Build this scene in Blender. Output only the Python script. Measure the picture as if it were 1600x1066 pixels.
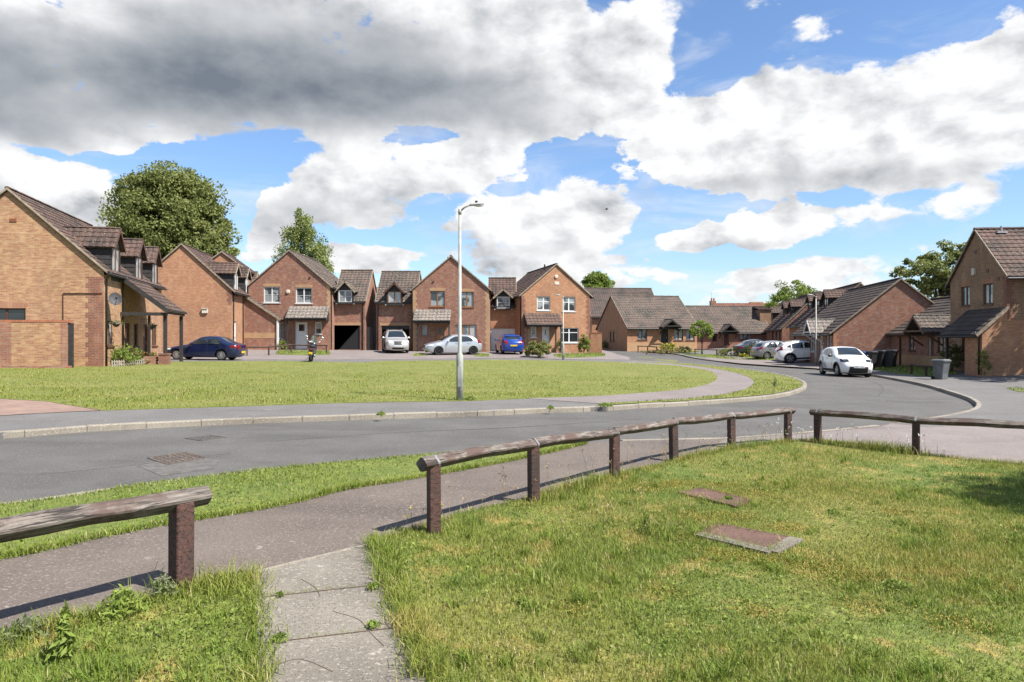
import bpy, bmesh, math, random
import numpy as np
from mathutils import Vector, Matrix
from mathutils.geometry import tessellate_polygon, delaunay_2d_cdt
random.seed(7); RNG = np.random.default_rng(7)
sc = bpy.context.scene; COL = sc.collection
for o in list(bpy.data.objects): bpy.data.objects.remove(o)
# ------------------------------------------------------------------ camera
F, HY, EYE = 1100.0, 530.0, 1.6
cam = bpy.data.cameras.new('camera'); cam.lens = F/1600*36; cam.sensor_width = 36; cam.clip_end = 6000; cam.clip_start = .05
cam.shift_y = -(533-HY)/1600*1.0
co = bpy.data.objects.new('camera', cam); COL.objects.link(co); co.location = (0,0,EYE); co.rotation_euler = (math.pi/2,0,0)
sc.camera = co
# ------------------------------------------------------------------ light, sky
ELEV = math.radians(52); SD = Vector((.875,-.485)).normalized()          # direction towards the sun (horizontal)
sun = bpy.data.lights.new('sun','SUN'); sun.energy = 5.0; sun.angle = math.radians(.53); sun.color = (1,.95,.87)
so = bpy.data.objects.new('sun', sun); COL.objects.link(so)
sv = Vector((SD.x*math.cos(ELEV), SD.y*math.cos(ELEV), math.sin(ELEV)))
so.rotation_euler = sv.to_track_quat('Z','Y').to_euler(); so.location = sv*100
sc.view_settings.view_transform = 'Standard'; sc.view_settings.look = 'None'; sc.view_settings.exposure = 1.08; sc.view_settings.gamma = 1

def world():
    w = bpy.data.worlds.new('World'); sc.world = w; w.use_nodes = True
    nt = w.node_tree; N = nt.nodes; L = nt.links; N.clear()
    def M(op, a, b=None, c=None, clamp=False):
        n = N.new('ShaderNodeMath'); n.operation = op; n.use_clamp = clamp
        for i, v in enumerate((a,b,c)):
            if v is None: continue
            if isinstance(v,(int,float)): n.inputs[i].default_value = v
            else: L.new(v, n.inputs[i])
        return n.outputs[0]
    tc = N.new('ShaderNodeTexCoord'); sep = N.new('ShaderNodeSeparateXYZ'); L.new(tc.outputs['Generated'], sep.inputs[0])
    x,y,z = sep.outputs
    u = M('ARCTAN2', x, y); v = M('ARCSINE', z)
    # slow warp of the layout so that cloud outlines are irregular
    def noise(vec, scale, detail, rough, dist=0.0, col=False):
        n = N.new('ShaderNodeTexNoise'); n.inputs['Scale'].default_value = scale; n.inputs['Detail'].default_value = detail
        n.inputs['Roughness'].default_value = rough; n.inputs['Distortion'].default_value = dist
        L.new(vec, n.inputs['Vector']); return n.outputs['Color' if col else 'Fac']
    mp = N.new('ShaderNodeMapping'); mp.inputs['Scale'].default_value = (1,1,1.7); L.new(tc.outputs['Generated'], mp.inputs[0])
    vec = mp.outputs[0]
    w1 = noise(vec, 5.0, 3, .5, col=True); sw = N.new('ShaderNodeSeparateColor'); L.new(w1, sw.inputs[0])
    u2 = M('ADD', u, M('MULTIPLY', M('SUBTRACT', sw.outputs[0], .5), .10)); v2 = M('ADD', v, M('MULTIPLY', M('SUBTRACT', sw.outputs[1], .5), .06))
    def blobs(lst, sharp=False):
        tot = None
        for (px,py,rx,ry,wt) in lst:
            az = math.atan((px-800)/F); el = math.atan((HY-py)/F*math.cos(az))
            ru = rx/F*math.cos(az)**2; rv = ry/F*math.cos(az)
            a = M('MULTIPLY', M('SUBTRACT', u2, az), 1/ru); b = M('MULTIPLY', M('SUBTRACT', v2, el), 1/rv)
            q = M('ADD', M('MULTIPLY', a, a), M('MULTIPLY', b, b))
            if sharp: q = M('MULTIPLY', q, q)
            e = M('MULTIPLY', M('POWER', 2.718, M('MULTIPLY', q, -1.0)), wt)
            tot = e if tot is None else M('ADD', tot, e)
        return tot
    cover = blobs([
        (200,70,330,135,1.1),(620,80,360,120,1.1),(930,110,150,120,1.1),(1000,60,60,60,.6),(40,190,180,50,.9),(120,205,150,28,.6),(600,190,150,60,.8),(840,170,150,40,.8),(540,235,60,50,.7),
        (-150,120,220,160,1.2),(60,305,150,62,1.1),(-120,300,140,80,1.0),(200,345,150,40,.9),(520,300,80,60,1.0),(600,315,140,55,1.0),(430,345,55,40,.9),(700,270,100,36,.8),(775,240,60,24,.7),(880,345,120,62,1.1),(760,345,90,50,.8),
        (400,385,60,24,.9),(560,405,120,20,.8),(960,420,110,30,1.0),(800,412,120,20,.7),
        (1290,190,200,100,1.1),(1480,200,180,105,1.1),(1090,215,110,55,1.0),(1170,150,90,50,.9),(1600,120,110,90,1.1),(1110,270,130,38,.8),(1420,270,130,30,.8),(1230,265,120,44,.9),
        (1230,352,170,26,1.1),(1090,362,70,16,.8),(1500,335,80,26,1.0),(1545,302,40,22,.8),(1290,40,60,22,.7),(1190,432,120,22,.9),(1330,432,110,26,1.0),(1480,395,80,10,.5),(1560,410,80,16,.6),
        (1800,200,200,150,.8),(200,440,400,20,.5),(1000,468,800,14,.6),
        (1130,80,70,60,-.8),(1430,5,160,26,-.9),(340,250,110,34,-.5),(110,243,130,12,-.6),(900,240,60,40,-.4),(1010,335,26,40,-.5),(370,330,24,55,-.6),(630,214,80,18,-.8),(690,322,45,26,-.9),(520,232,70,14,-.5),(1020,310,40,45,-.6),(1130,402,150,10,-.5),(760,300,50,14,-.4),(460,400,40,20,-.4)], True)
    n1 = noise(vec, 6.5, 12, .58, .15)
    n4 = noise(vec, 21.0, 9, .6, .3)
    front = M('MULTIPLY', M('GREATER_THAN', 0.93, M('ABSOLUTE', u)), 1.0)
    back = M('MULTIPLY', M('SUBTRACT', 1.0, front), .42)
    dens = M('ADD', M('ADD', M('MINIMUM', M('MULTIPLY', cover, .88), 1.6), back), M('ADD', M('MULTIPLY', M('SUBTRACT', n1, .5), 2.5), M('MULTIPLY', M('SUBTRACT', n4, .5), 1.8)))
    mr = N.new('ShaderNodeMapRange'); mr.interpolation_type = 'SMOOTHSTEP'; L.new(dens, mr.inputs['Value'])
    mr.inputs['From Min'].default_value = .38; mr.inputs['From Max'].default_value = .60
    L.new(M('ADD', .52, M('MULTIPLY', M('MAXIMUM', M('SUBTRACT', sw.outputs[2], .35), 0.0), .9)), mr.inputs['From Max'])
    mp5 = N.new('ShaderNodeMapping'); mp5.inputs['Scale'].default_value = (1,1,3.0); L.new(tc.outputs['Generated'], mp5.inputs[0])
    n5 = noise(mp5.outputs[0], 4.5, 10, .62, .6)
    veil = N.new('ShaderNodeMapRange'); veil.interpolation_type = 'SMOOTHSTEP'; L.new(n5, veil.inputs['Value']); veil.inputs['From Min'].default_value = .46; veil.inputs['From Max'].default_value = .72
    alpha = M('MAXIMUM', mr.outputs[0], M('MULTIPLY', veil.outputs[0], .45))
    # relief: compare the same noise a little towards the light
    va = N.new('ShaderNodeVectorMath'); va.operation = 'ADD'; L.new(vec, va.inputs[0]); va.inputs[1].default_value = (.018,-.006,.036)
    n2 = noise(va.outputs[0], 7.5, 6, .55, .1)
    n3 = noise(vec, 7.5, 6, .55, .1)
    rel = M('MULTIPLY', M('SUBTRACT', n2, n3), 2.9)
    dark = blobs([(150,120,340,85,.66),(450,55,300,80,.52),(650,155,250,70,.60),(20,195,140,32,.42),(330,150,160,50,.14),(90,40,110,40,-.25),(820,190,90,30,.20),(-200,150,200,120,.6),
        (520,345,150,28,.34),(440,330,60,30,.26),(640,375,120,20,.26),(860,390,120,14,.34),(700,300,100,20,.16),(80,345,120,18,.14),(1240,290,200,20,.26),(1450,262,180,25,.22),(1120,290,120,14,.22),(1240,372,170,9,.26),(1500,352,80,10,.26),(1330,180,130,25,.08),(960,440,120,8,.16),(1300,450,200,8,.14),(1500,150,120,30,.08)])
    thick = M('MULTIPLY', M('SUBTRACT', dens, .6), .05)
    thick = M('MINIMUM', M('MAXIMUM', thick, 0.0), .1)
    shade = M('ADD', M('ADD', M('MULTIPLY', dark, M('ADD', .80, M('MULTIPLY', n3, .25))), M('MULTIPLY', rel, M('MAXIMUM', M('SUBTRACT', 1.0, M('MULTIPLY', dark, 1.3)), .25))), thick)
    shade = M('ADD', shade, M('MULTIPLY', M('SUBTRACT', 1.0, front), .45))
    shade = M('MAXIMUM', M('MINIMUM', shade, .95), 0.0)
    cm = N.new('ShaderNodeMix'); cm.data_type = 'RGBA'; L.new(shade, cm.inputs['Factor'])
    cm.inputs['A'].default_value = (5.5,5.52,5.58,1); cm.inputs['B'].default_value = (.85,1.06,1.34,1)
    sky = N.new('ShaderNodeTexSky'); sky.sky_type = 'NISHITA'; sky.sun_disc = False; sky.sun_elevation = ELEV
    sky.sun_rotation = math.atan2(SD.x, SD.y); sky.air_density = 1.0; sky.dust_density = .6; sky.ozone_density = 1.0
    tint = N.new('ShaderNodeMix'); tint.data_type = 'RGBA'; tint.blend_type = 'MULTIPLY'; tint.inputs['Factor'].default_value = 1; L.new(sky.outputs[0], tint.inputs['A']); tint.inputs['B'].default_value = (.80,.93,1.10,1)
    mx = N.new('ShaderNodeMix'); mx.data_type = 'RGBA'; L.new(alpha, mx.inputs['Factor']); L.new(tint.outputs['Result'], mx.inputs['A']); L.new(cm.outputs['Result'], mx.inputs['B'])
    bg = N.new('ShaderNodeBackground'); bg.inputs['Strength'].default_value = .086; L.new(mx.outputs['Result'], bg.inputs[0])
    out = N.new('ShaderNodeOutputWorld'); L.new(bg.outputs[0], out.inputs[0])
    w.cycles.sampling_method = 'MANUAL'; w.cycles.sample_map_resolution = 512
world()

# ------------------------------------------------------------------ terrain measure
def ss(a,b,x):
    t = np.clip((x-a)/(b-a),0,1); return t*t*(3-2*t)
def gz(X,Y):
    X = np.clip(X,-45,45); Y = np.clip(Y,-10,90)
    z = .003*Y + np.where(X<0, -.012*X, np.where(X<20, -.02*X, -.4+np.minimum(.3,.06*(X-20))))
    r = np.maximum(.35*ss(46,56,Y)*ss(14,6,X), .45*ss(55,75,Y))
    return z + r
def P(px,py,dz=0.0):                                                   # point of the ground seen at a pixel of the 1600 px wide photograph
    k = (px-800)/F; Y = 20.0
    for _ in range(60):
        Yn = (EYE - (float(gz(k*Y,Y))+dz))*F/(py-HY); Y = .5*Y+.5*Yn
    return (k*Y, Y)
def G(x,y,dz=0.0): return Vector((x,y,float(gz(x,y))+dz))
def PV(px,py,dz=0.0):
    x,y = P(px,py,dz); return G(x,y,dz)

# ------------------------------------------------------------------ materials
MATS = {}
AL=.76
def sc3(c): return tuple(k*AL for k in c[:3])
def nmat(name):
    m = bpy.data.materials.new(name); m.use_nodes = True; MATS[name] = m
    nt = m.node_tree; return m, nt, nt.nodes['Principled BSDF']
def mixc(nt, fac, a, b, mode='MIX'):
    n = nt.nodes.new('ShaderNodeMix'); n.data_type = 'RGBA'; n.blend_type = mode
    for s, v in (('Factor',fac),('A',a),('B',b)):
        if isinstance(v,(int,float)): n.inputs[s].default_value = v
        elif isinstance(v,tuple): n.inputs[s].default_value = v if len(v)==4 else v+(1,)
        else: nt.links.new(v, n.inputs[s])
    return n.outputs['Result']
def nnoise(nt, scale, detail=4, rough=.55, src='Object', stretch=None):
    tc = nt.nodes.new('ShaderNodeTexCoord'); n = nt.nodes.new('ShaderNodeTexNoise')
    v = tc.outputs[src]
    if src == 'World':
        pass
    if stretch:
        mp = nt.nodes.new('ShaderNodeMapping'); mp.inputs['Scale'].default_value = stretch; nt.links.new(v, mp.inputs[0]); v = mp.outputs[0]
    nt.links.new(v, n.inputs['Vector']); n.inputs['Scale'].default_value = scale; n.inputs['Detail'].default_value = detail; n.inputs['Roughness'].default_value = rough
    return n.outputs['Fac']
def gnoise(nt, scale, detail=4, rough=.55, stretch=None):               # noise over true world position
    g = nt.nodes.new('ShaderNodeNewGeometry'); n = nt.nodes.new('ShaderNodeTexNoise'); v = g.outputs['Position']
    if stretch:
        mp = nt.nodes.new('ShaderNodeMapping'); mp.inputs['Scale'].default_value = stretch; nt.links.new(v, mp.inputs[0]); v = mp.outputs[0]
    nt.links.new(v, n.inputs['Vector']); n.inputs['Scale'].default_value = scale; n.inputs['Detail'].default_value = detail; n.inputs['Roughness'].default_value = rough
    return n.outputs['Fac']
def ramp(nt, fac, lo, hi):
    n = nt.nodes.new('ShaderNodeMapRange'); n.interpolation_type = 'SMOOTHSTEP'; nt.links.new(fac, n.inputs[0])
    n.inputs[1].default_value = lo; n.inputs[2].default_value = hi; return n.outputs[0]
def bump(nt, b, h, strength, dist):
    n = nt.nodes.new('ShaderNodeBump'); n.inputs['Strength'].default_value = strength; n.inputs['Distance'].default_value = dist
    nt.links.new(h, n.inputs['Height']); nt.links.new(n.outputs[0], b.inputs['Normal'])
def plain(name, col, rough=.6, metal=0, var=.15, scale=6, coat=0, spec=.5):
    col=sc3(col)
    m, nt, b = nmat(name); n = nnoise(nt, scale)
    dk = tuple(c*(1-var) for c in col); lt = tuple(min(1,c*(1+var)) for c in col)
    nt.links.new(mixc(nt, ramp(nt,n,.3,.7), dk, lt), b.inputs['Base Color'])
    b.inputs['Roughness'].default_value = rough; b.inputs['Metallic'].default_value = metal; b.inputs['Specular IOR Level'].default_value = spec
    if coat: b.inputs['Coat Weight'].default_value = coat; b.inputs['Coat Roughness'].default_value = .04
    return m
def brick(name, c1, c2, c3, mortar=(.42,.36,.28), soldier=False, grime=.25):
    c1,c2,c3,mortar=sc3(c1),sc3(c2),sc3(c3),sc3(mortar)
    m, nt, b = nmat(name); N = nt.nodes; L = nt.links
    uv = N.new('ShaderNodeUVMap'); bt = N.new('ShaderNodeTexBrick')
    v = uv.outputs[0]
    if soldier:
        mp = N.new('ShaderNodeMapping'); mp.inputs['Rotation'].default_value = (0,0,math.pi/2); L.new(v, mp.inputs[0]); v = mp.outputs[0]
    L.new(v, bt.inputs['Vector'])
    bt.inputs['Scale'].default_value = 1; bt.inputs['Brick Width'].default_value = .225; bt.inputs['Row Height'].default_value = .075
    bt.inputs['Mortar Size'].default_value = .006; bt.inputs['Mortar Smooth'].default_value = .3; bt.inputs['Bias'].default_value = -.1
    bt.inputs['Color1'].default_value = c1+(1,); bt.inputs['Color2'].default_value = c2+(1,); bt.inputs['Mortar'].default_value = mortar+(1,)
    # third brick colour, chosen per brick-sized cell
    cell = N.new('ShaderNodeTexNoise'); mp2 = N.new('ShaderNodeMapping'); mp2.inputs['Scale'].default_value = (3.2,9.5,1); L.new(uv.outputs[0], mp2.inputs[0]); L.new(mp2.outputs[0], cell.inputs['Vector'])
    cell.inputs['Scale'].default_value = 1.0; cell.inputs['Detail'].default_value = 2
    c = mixc(nt, ramp(nt, cell.outputs['Fac'], .46,.68), bt.outputs['Color'], c3)
    big = gnoise(nt, .55, 5, .6)
    c = mixc(nt, ramp(nt,big,.35,.75), c, mixc(nt, grime, c, (.10,.07,.05)))
    med = gnoise(nt, 2.3, 3, .6, (1,1,.5))
    c = mixc(nt, ramp(nt,med,.45,.8), c, mixc(nt, .22, c, (.62,.42,.26)))
    L.new(c, b.inputs['Base Color']); b.inputs['Roughness'].default_value = .9
    inv = N.new('ShaderNodeMath'); inv.operation = 'SUBTRACT'; inv.inputs[0].default_value = 1; L.new(bt.outputs['Fac'], inv.inputs[1])
    bump(nt, b, inv.outputs[0], .6, .01)
    return m
def tiles(name, base, lich, amount, redd=(.16,.06,.04)):
    base,lich,redd=sc3(base),sc3(lich),sc3(redd)
    m, nt, b = nmat(name)
    a = gnoise(nt, 3.3, 3, .6); f = gnoise(nt, 13, 3, .65); g = gnoise(nt, .8, 4, .6)
    c = mixc(nt, ramp(nt,a,.35,.65), base, redd)
    c = mixc(nt, ramp(nt,g,.4,.7), c, tuple(k*.55 for k in base))
    c = mixc(nt, ramp(nt,f,.62-amount,.70-amount), c, lich)
    nt.links.new(c, b.inputs['Base Color']); b.inputs['Roughness'].default_value = .85
    bump(nt, b, f, .4, .01); return m
brick('brick_tan', (.47,.245,.12), (.34,.135,.07), (.54,.35,.19), mortar=(.50,.42,.32))
brick('brick_orange', (.47,.215,.11), (.38,.15,.075), (.52,.29,.15))
brick('brick_red', (.36,.125,.07), (.22,.08,.055), (.36,.235,.18), mortar=(.45,.38,.30))
brick('brick_dark', (.25,.085,.05), (.18,.065,.045), (.30,.12,.07), mortar=(.4,.35,.28))
brick('brick_buff', (.55,.34,.17), (.46,.25,.12), (.5,.3,.17))
brick('brick_soldier', (.42,.19,.10), (.34,.13,.07), (.40,.2,.12), soldier=True)
brick('brick_soldier_buff', (.52,.30,.16), (.46,.25,.12), (.5,.3,.17), soldier=True)
brick('brick_brown', (.30,.17,.09), (.22,.105,.06), (.34,.21,.12))
tiles('tile_brown', (.080,.052,.042), (.32,.27,.22), .02, (.125,.068,.05))
tiles('tile_grey', (.10,.082,.068), (.37,.34,.29), .04, (.13,.08,.06))
tiles('tile_dark', (.085,.068,.058), (.20,.18,.15), -.01, (.11,.07,.055))
tiles('tile_pale', (.20,.17,.15), (.42,.40,.36), .08, (.2,.16,.13))
tiles('tile_red', (.33,.13,.08), (.4,.22,.15), 0)
plain('mortar_edge', (.33,.27,.20), .9, var=.3); plain('lead', (.42,.43,.45), .5); plain('strap_grey', (.22,.22,.23), .5)
plain('white_upvc', (.78,.78,.76), .35, var=.05); plain('brown_wood', (.10,.045,.028), .55); plain('oak_frame', (.30,.13,.045), .45)
plain('black_timber', (.028,.025,.024), .7, var=.3); plain('black_plastic', (.02,.02,.02), .45); plain('dark_slats', (.045,.045,.05), .7, var=.3)
plain('door_brown', (.12,.045,.03), .5); plain('garage_black', (.018,.018,.02), .5); plain('grey_bin', (.14,.145,.15), .55, var=.2); plain('black_bin', (.03,.03,.033), .5); plain('blue_bin', (.03,.08,.32), .5)
plain('cream', (.65,.6,.5), .6); plain('lamp_post', (.36,.37,.33), .5, var=.25, scale=3); plain('lamp_head', (.55,.56,.55), .4); plain('lamp_lens', (.7,.7,.68), .2)
plain('red_paint', (.35,.02,.015), .4); plain('yellow_plate', (.75,.5,.02), .5); plain('white_plate', (.8,.8,.78), .5); plain('steel', (.5,.5,.5), .35, metal=.8)
plain('terracotta', (.4,.15,.08), .8); plain('timber_pale', (.36,.32,.26), .8, var=.3)
def glassm(name, col, rough=.04, curtain=None):
    m, nt, b = nmat(name)
    c = col
    if curtain:
        tc = nt.nodes.new('ShaderNodeUVMap'); w = nt.nodes.new('ShaderNodeTexWave'); w.inputs['Scale'].default_value = 3; w.inputs['Distortion'].default_value = 1.5
        nt.links.new(tc.outputs[0], w.inputs['Vector']); n = gnoise(nt, 1.1, 2)
        cc = mixc(nt, w.outputs['Fac'], tuple(k*.65 for k in curtain), curtain)
        c = mixc(nt, ramp(nt,n,.42,.52), col, cc)
        nt.links.new(c, b.inputs['Base Color'])
    else:
        n = gnoise(nt, .9, 2); nt.links.new(mixc(nt, n, col, tuple(k*1.8 for k in col)), b.inputs['Base Color'])
    b.inputs['Roughness'].default_value = rough; b.inputs['Specular IOR Level'].default_value = .9
glassm('glass', (.03,.035,.04), curtain=(.30,.32,.33)); glassm('glass_dark', (.012,.014,.017)); glassm('glass_car', (.012,.016,.018), .02); glassm('glass_pale', (.10,.12,.13), curtain=(.42,.43,.43))
def paint(name, col, metal=.0, rough=.3):
    m, nt, b = nmat(name); b.inputs['Roughness'].default_value = rough; b.inputs['Metallic'].default_value = metal
    n = nnoise(nt, 1.5, 3); nt.links.new(mixc(nt, n, tuple(c*.88 for c in col), col), b.inputs['Base Color'])
    b.inputs['Coat Weight'].default_value = .8; b.inputs['Coat Roughness'].default_value = .05
paint('paint_navy', (.004,.010,.045)); paint('paint_silver', (.50,.52,.56), .55); paint('paint_blue', (.004,.045,.27), .2); paint('paint_white', (.80,.80,.79)); paint('paint_lightsilver', (.58,.57,.55), .5)
paint('paint_greysilver',(.27,.28,.29),.5); paint('paint_graphite', (.05,.06,.07), .3); paint('paint_black', (.012,.012,.013)); paint('paint_periwinkle', (.16,.20,.42), .2)
plain('tyre', (.018,.018,.018), .85); plain('rim', (.60,.60,.61), .3, metal=.6); plain('rim_dark', (.03,.03,.032), .4); plain('trim', (.02,.02,.021), .6)
plain('headlight', (.72,.74,.76), .12); plain('taillight', (.22,.010,.010), .2); plain('chrome', (.7,.7,.7), .15, metal=.9)
def wood(name, c1, c2, c3):
    m, nt, b = nmat(name)
    g = nnoise(nt, 9, 6, .7, stretch=(.35,6,6)); h = nnoise(nt, 2.6, 5, .7); f = nnoise(nt, 60, 3, .65, stretch=(.07,1,1))
    c = mixc(nt, ramp(nt,g,.35,.65), c1, c2); c = mixc(nt, ramp(nt,h,.42,.62), c, c3); c = mixc(nt, ramp(nt,f,.54,.62), c, tuple(k*.35 for k in c1))
    nt.links.new(c, b.inputs['Base Color']); b.inputs['Roughness'].default_value = .8; bump(nt, b, g, .7, .01); return m
wood('rail_wood', (.062,.048,.040), (.21,.185,.16), (.075,.046,.037))
wood('post_wood', (.055,.027,.021), (.10,.045,.034), (.038,.024,.02))
def asphalt(name, c1, c2, speck, sz=1.0, patches=None):
    c1,c2,speck=sc3(c1),sc3(c2),sc3(speck); patches=sc3(patches) if patches else None
    m, nt, b = nmat(name)
    f = gnoise(nt, 55*sz, 3, .7); g = gnoise(nt, .7, 5, .65); h = gnoise(nt, 170*sz, 2, .5); st = gnoise(nt, .35, 5, .6, (1,3,1))
    c = mixc(nt, ramp(nt,g,.3,.7), c1, c2); c = mixc(nt, ramp(nt,st,.5,.75), c, tuple(k*.78 for k in c1))
    c = mixc(nt, ramp(nt,f,.52,.68), c, speck); c = mixc(nt, ramp(nt,h,.55,.7), c, tuple(k*.35 for k in c1))
    if patches:
        p = gnoise(nt, 5.5, 4, .65); c = mixc(nt, ramp(nt,p,.66,.72), c, patches)
    nt.links.new(c, b.inputs['Base Color']); b.inputs['Roughness'].default_value = .92; bump(nt, b, f, .35, .01)
asphalt('road', (.088,.083,.077), (.127,.121,.113), (.225,.215,.20))
asphalt('footpath_red', (.125,.099,.083), (.172,.140,.118), (.27,.23,.20), .8, (.28,.25,.215))
asphalt('forecourt_pink', (.20,.168,.157), (.255,.217,.203), (.37,.31,.3), .8)
asphalt('footpath_grey', (.135,.127,.121), (.18,.17,.163), (.27,.26,.25), .8, (.31,.30,.29))
asphalt('concrete', (.17,.148,.118), (.28,.25,.205), (.35,.32,.275), .6, (.40,.37,.32))
asphalt('kerb', (.25,.22,.175), (.35,.31,.25), (.42,.38,.33), .6)
asphalt('rust_cover', (.13,.07,.052), (.19,.105,.08), (.10,.055,.045), .3, (.22,.17,.12)); asphalt('iron_cover', (.10,.075,.06), (.15,.11,.085), (.22,.19,.16), .4)
asphalt('soil', (.09,.065,.045), (.14,.10,.07), (.2,.15,.1), .5)
brick('paving_brick', (.30,.19,.15), (.26,.155,.12), (.31,.22,.18), mortar=(.25,.2,.17))
def grassnodes(nt, kind):
    a = gnoise(nt, 1.3, 5, .65); d = gnoise(nt, .45, 4, .6); f = gnoise(nt, 14, 4, .7); mz = gnoise(nt, 2.6, 5, .6)
    if kind == 'near':
        c = mixc(nt, ramp(nt,a,.35,.65), (.11,.175,.018), (.18,.225,.032))
        c = mixc(nt, ramp(nt,d,.38,.68), c, (.26,.24,.052)); c = mixc(nt, ramp(nt,mz,.53,.66), c, (.38,.30,.09))
    elif kind == 'verge':
        c = mixc(nt, ramp(nt,a,.35,.65), (.125,.180,.02), (.19,.235,.032)); c = mixc(nt, ramp(nt,mz,.60,.75), c, (.24,.24,.07))
    else:
        c = mixc(nt, ramp(nt,a,.3,.7), (.16,.195,.022), (.215,.24,.036)); c = mixc(nt, ramp(nt,d,.42,.66), c, (.235,.24,.048)); c = mixc(nt, ramp(nt,mz,.62,.74), c, (.25,.225,.07))
    return c, f
for k in ('near','verge','green'):
    m, nt, b = nmat('turf_'+k); c, f = grassnodes(nt, k); c = mixc(nt, ramp(nt,f,.35,.75), mixc(nt,.6,c,(.05,.05,.02)), mixc(nt,.15,c,(.05,.05,.02)))
    nt.links.new(c, b.inputs['Base Color']); b.inputs['Roughness'].default_value = .95; bump(nt, b, f, .8, .03)
    m, nt, b = nmat('blade_'+k); c, f = grassnodes(nt, k); at = nt.nodes.new('ShaderNodeAttribute'); at.attribute_name = 'rnd'
    c = mixc(nt, .32 if k=='green' else .68, c, mixc(nt, ramp(nt,at.outputs['Fac'],0,1), mixc(nt,.45,c,(.06,.12,.015)), mixc(nt,.45,c,(.42,.45,.11))))
    c = mixc(nt, ramp(nt,at.outputs['Fac'],.93,.96), c, (.50,.42,.22))
    nt.links.new(c, b.inputs['Base Color']); b.inputs['Roughness'].default_value = .65; b.inputs['Specular IOR Level'].default_value = .2
    tr = nt.nodes.new('ShaderNodeBsdfTranslucent'); nt.links.new(c, tr.inputs[0]); ms = nt.nodes.new('ShaderNodeMixShader'); ms.inputs[0].default_value = .35
    nt.links.new(b.outputs[0], ms.inputs[1]); nt.links.new(tr.outputs[0], ms.inputs[2]); nt.links.new(ms.outputs[0], nt.nodes['Material Output'].inputs[0])
def leafm(name, c1, c2, tr_=.35):
    m, nt, b = nmat(name); at = nt.nodes.new('ShaderNodeAttribute'); at.attribute_name = 'rnd'; n = gnoise(nt, .6, 3)
    c = mixc(nt, at.outputs['Fac'], c1, c2); c = mixc(nt, ramp(nt,n,.4,.65), c, mixc(nt,.5,c,c2))
    nt.links.new(c, b.inputs['Base Color']); b.inputs['Roughness'].default_value = .6; b.inputs['Specular IOR Level'].default_value = .25
    tr = nt.nodes.new('ShaderNodeBsdfTranslucent'); nt.links.new(c, tr.inputs[0]); ms = nt.nodes.new('ShaderNodeMixShader'); ms.inputs[0].default_value = tr_
    nt.links.new(b.outputs[0], ms.inputs[1]); nt.links.new(tr.outputs[0], ms.inputs[2]); nt.links.new(ms.outputs[0], nt.nodes['Material Output'].inputs[0])
leafm('leaf_lime', (.09,.12,.028), (.24,.26,.085)); leafm('leaf_birch', (.12,.16,.035), (.25,.29,.09)); leafm('leaf_mid', (.09,.14,.025), (.23,.29,.06)); leafm('leaf_dark', (.055,.085,.022), (.16,.19,.06))
leafm('leaf_bright', (.11,.19,.03), (.24,.30,.06)); leafm('leaf_olive', (.13,.15,.04), (.26,.26,.09)); leafm('leaf_weed', (.12,.19,.03), (.26,.32,.07)); leafm('leaf_greyweed', (.12,.15,.07), (.22,.25,.13))
leafm('petal_white', (.6,.6,.55), (.75,.75,.7)); leafm('petal_yellow', (.6,.45,.03), (.7,.55,.06)); leafm('petal_red', (.45,.05,.03), (.6,.15,.05)); leafm('dry_stem', (.30,.21,.10), (.48,.36,.2)); leafm('leaf_heather',(.16,.11,.06),(.3,.22,.12))
plain('bark', (.09,.07,.05), .9, var=.4); plain('bark_pale', (.45,.42,.38), .8, var=.5, scale=3)

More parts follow.
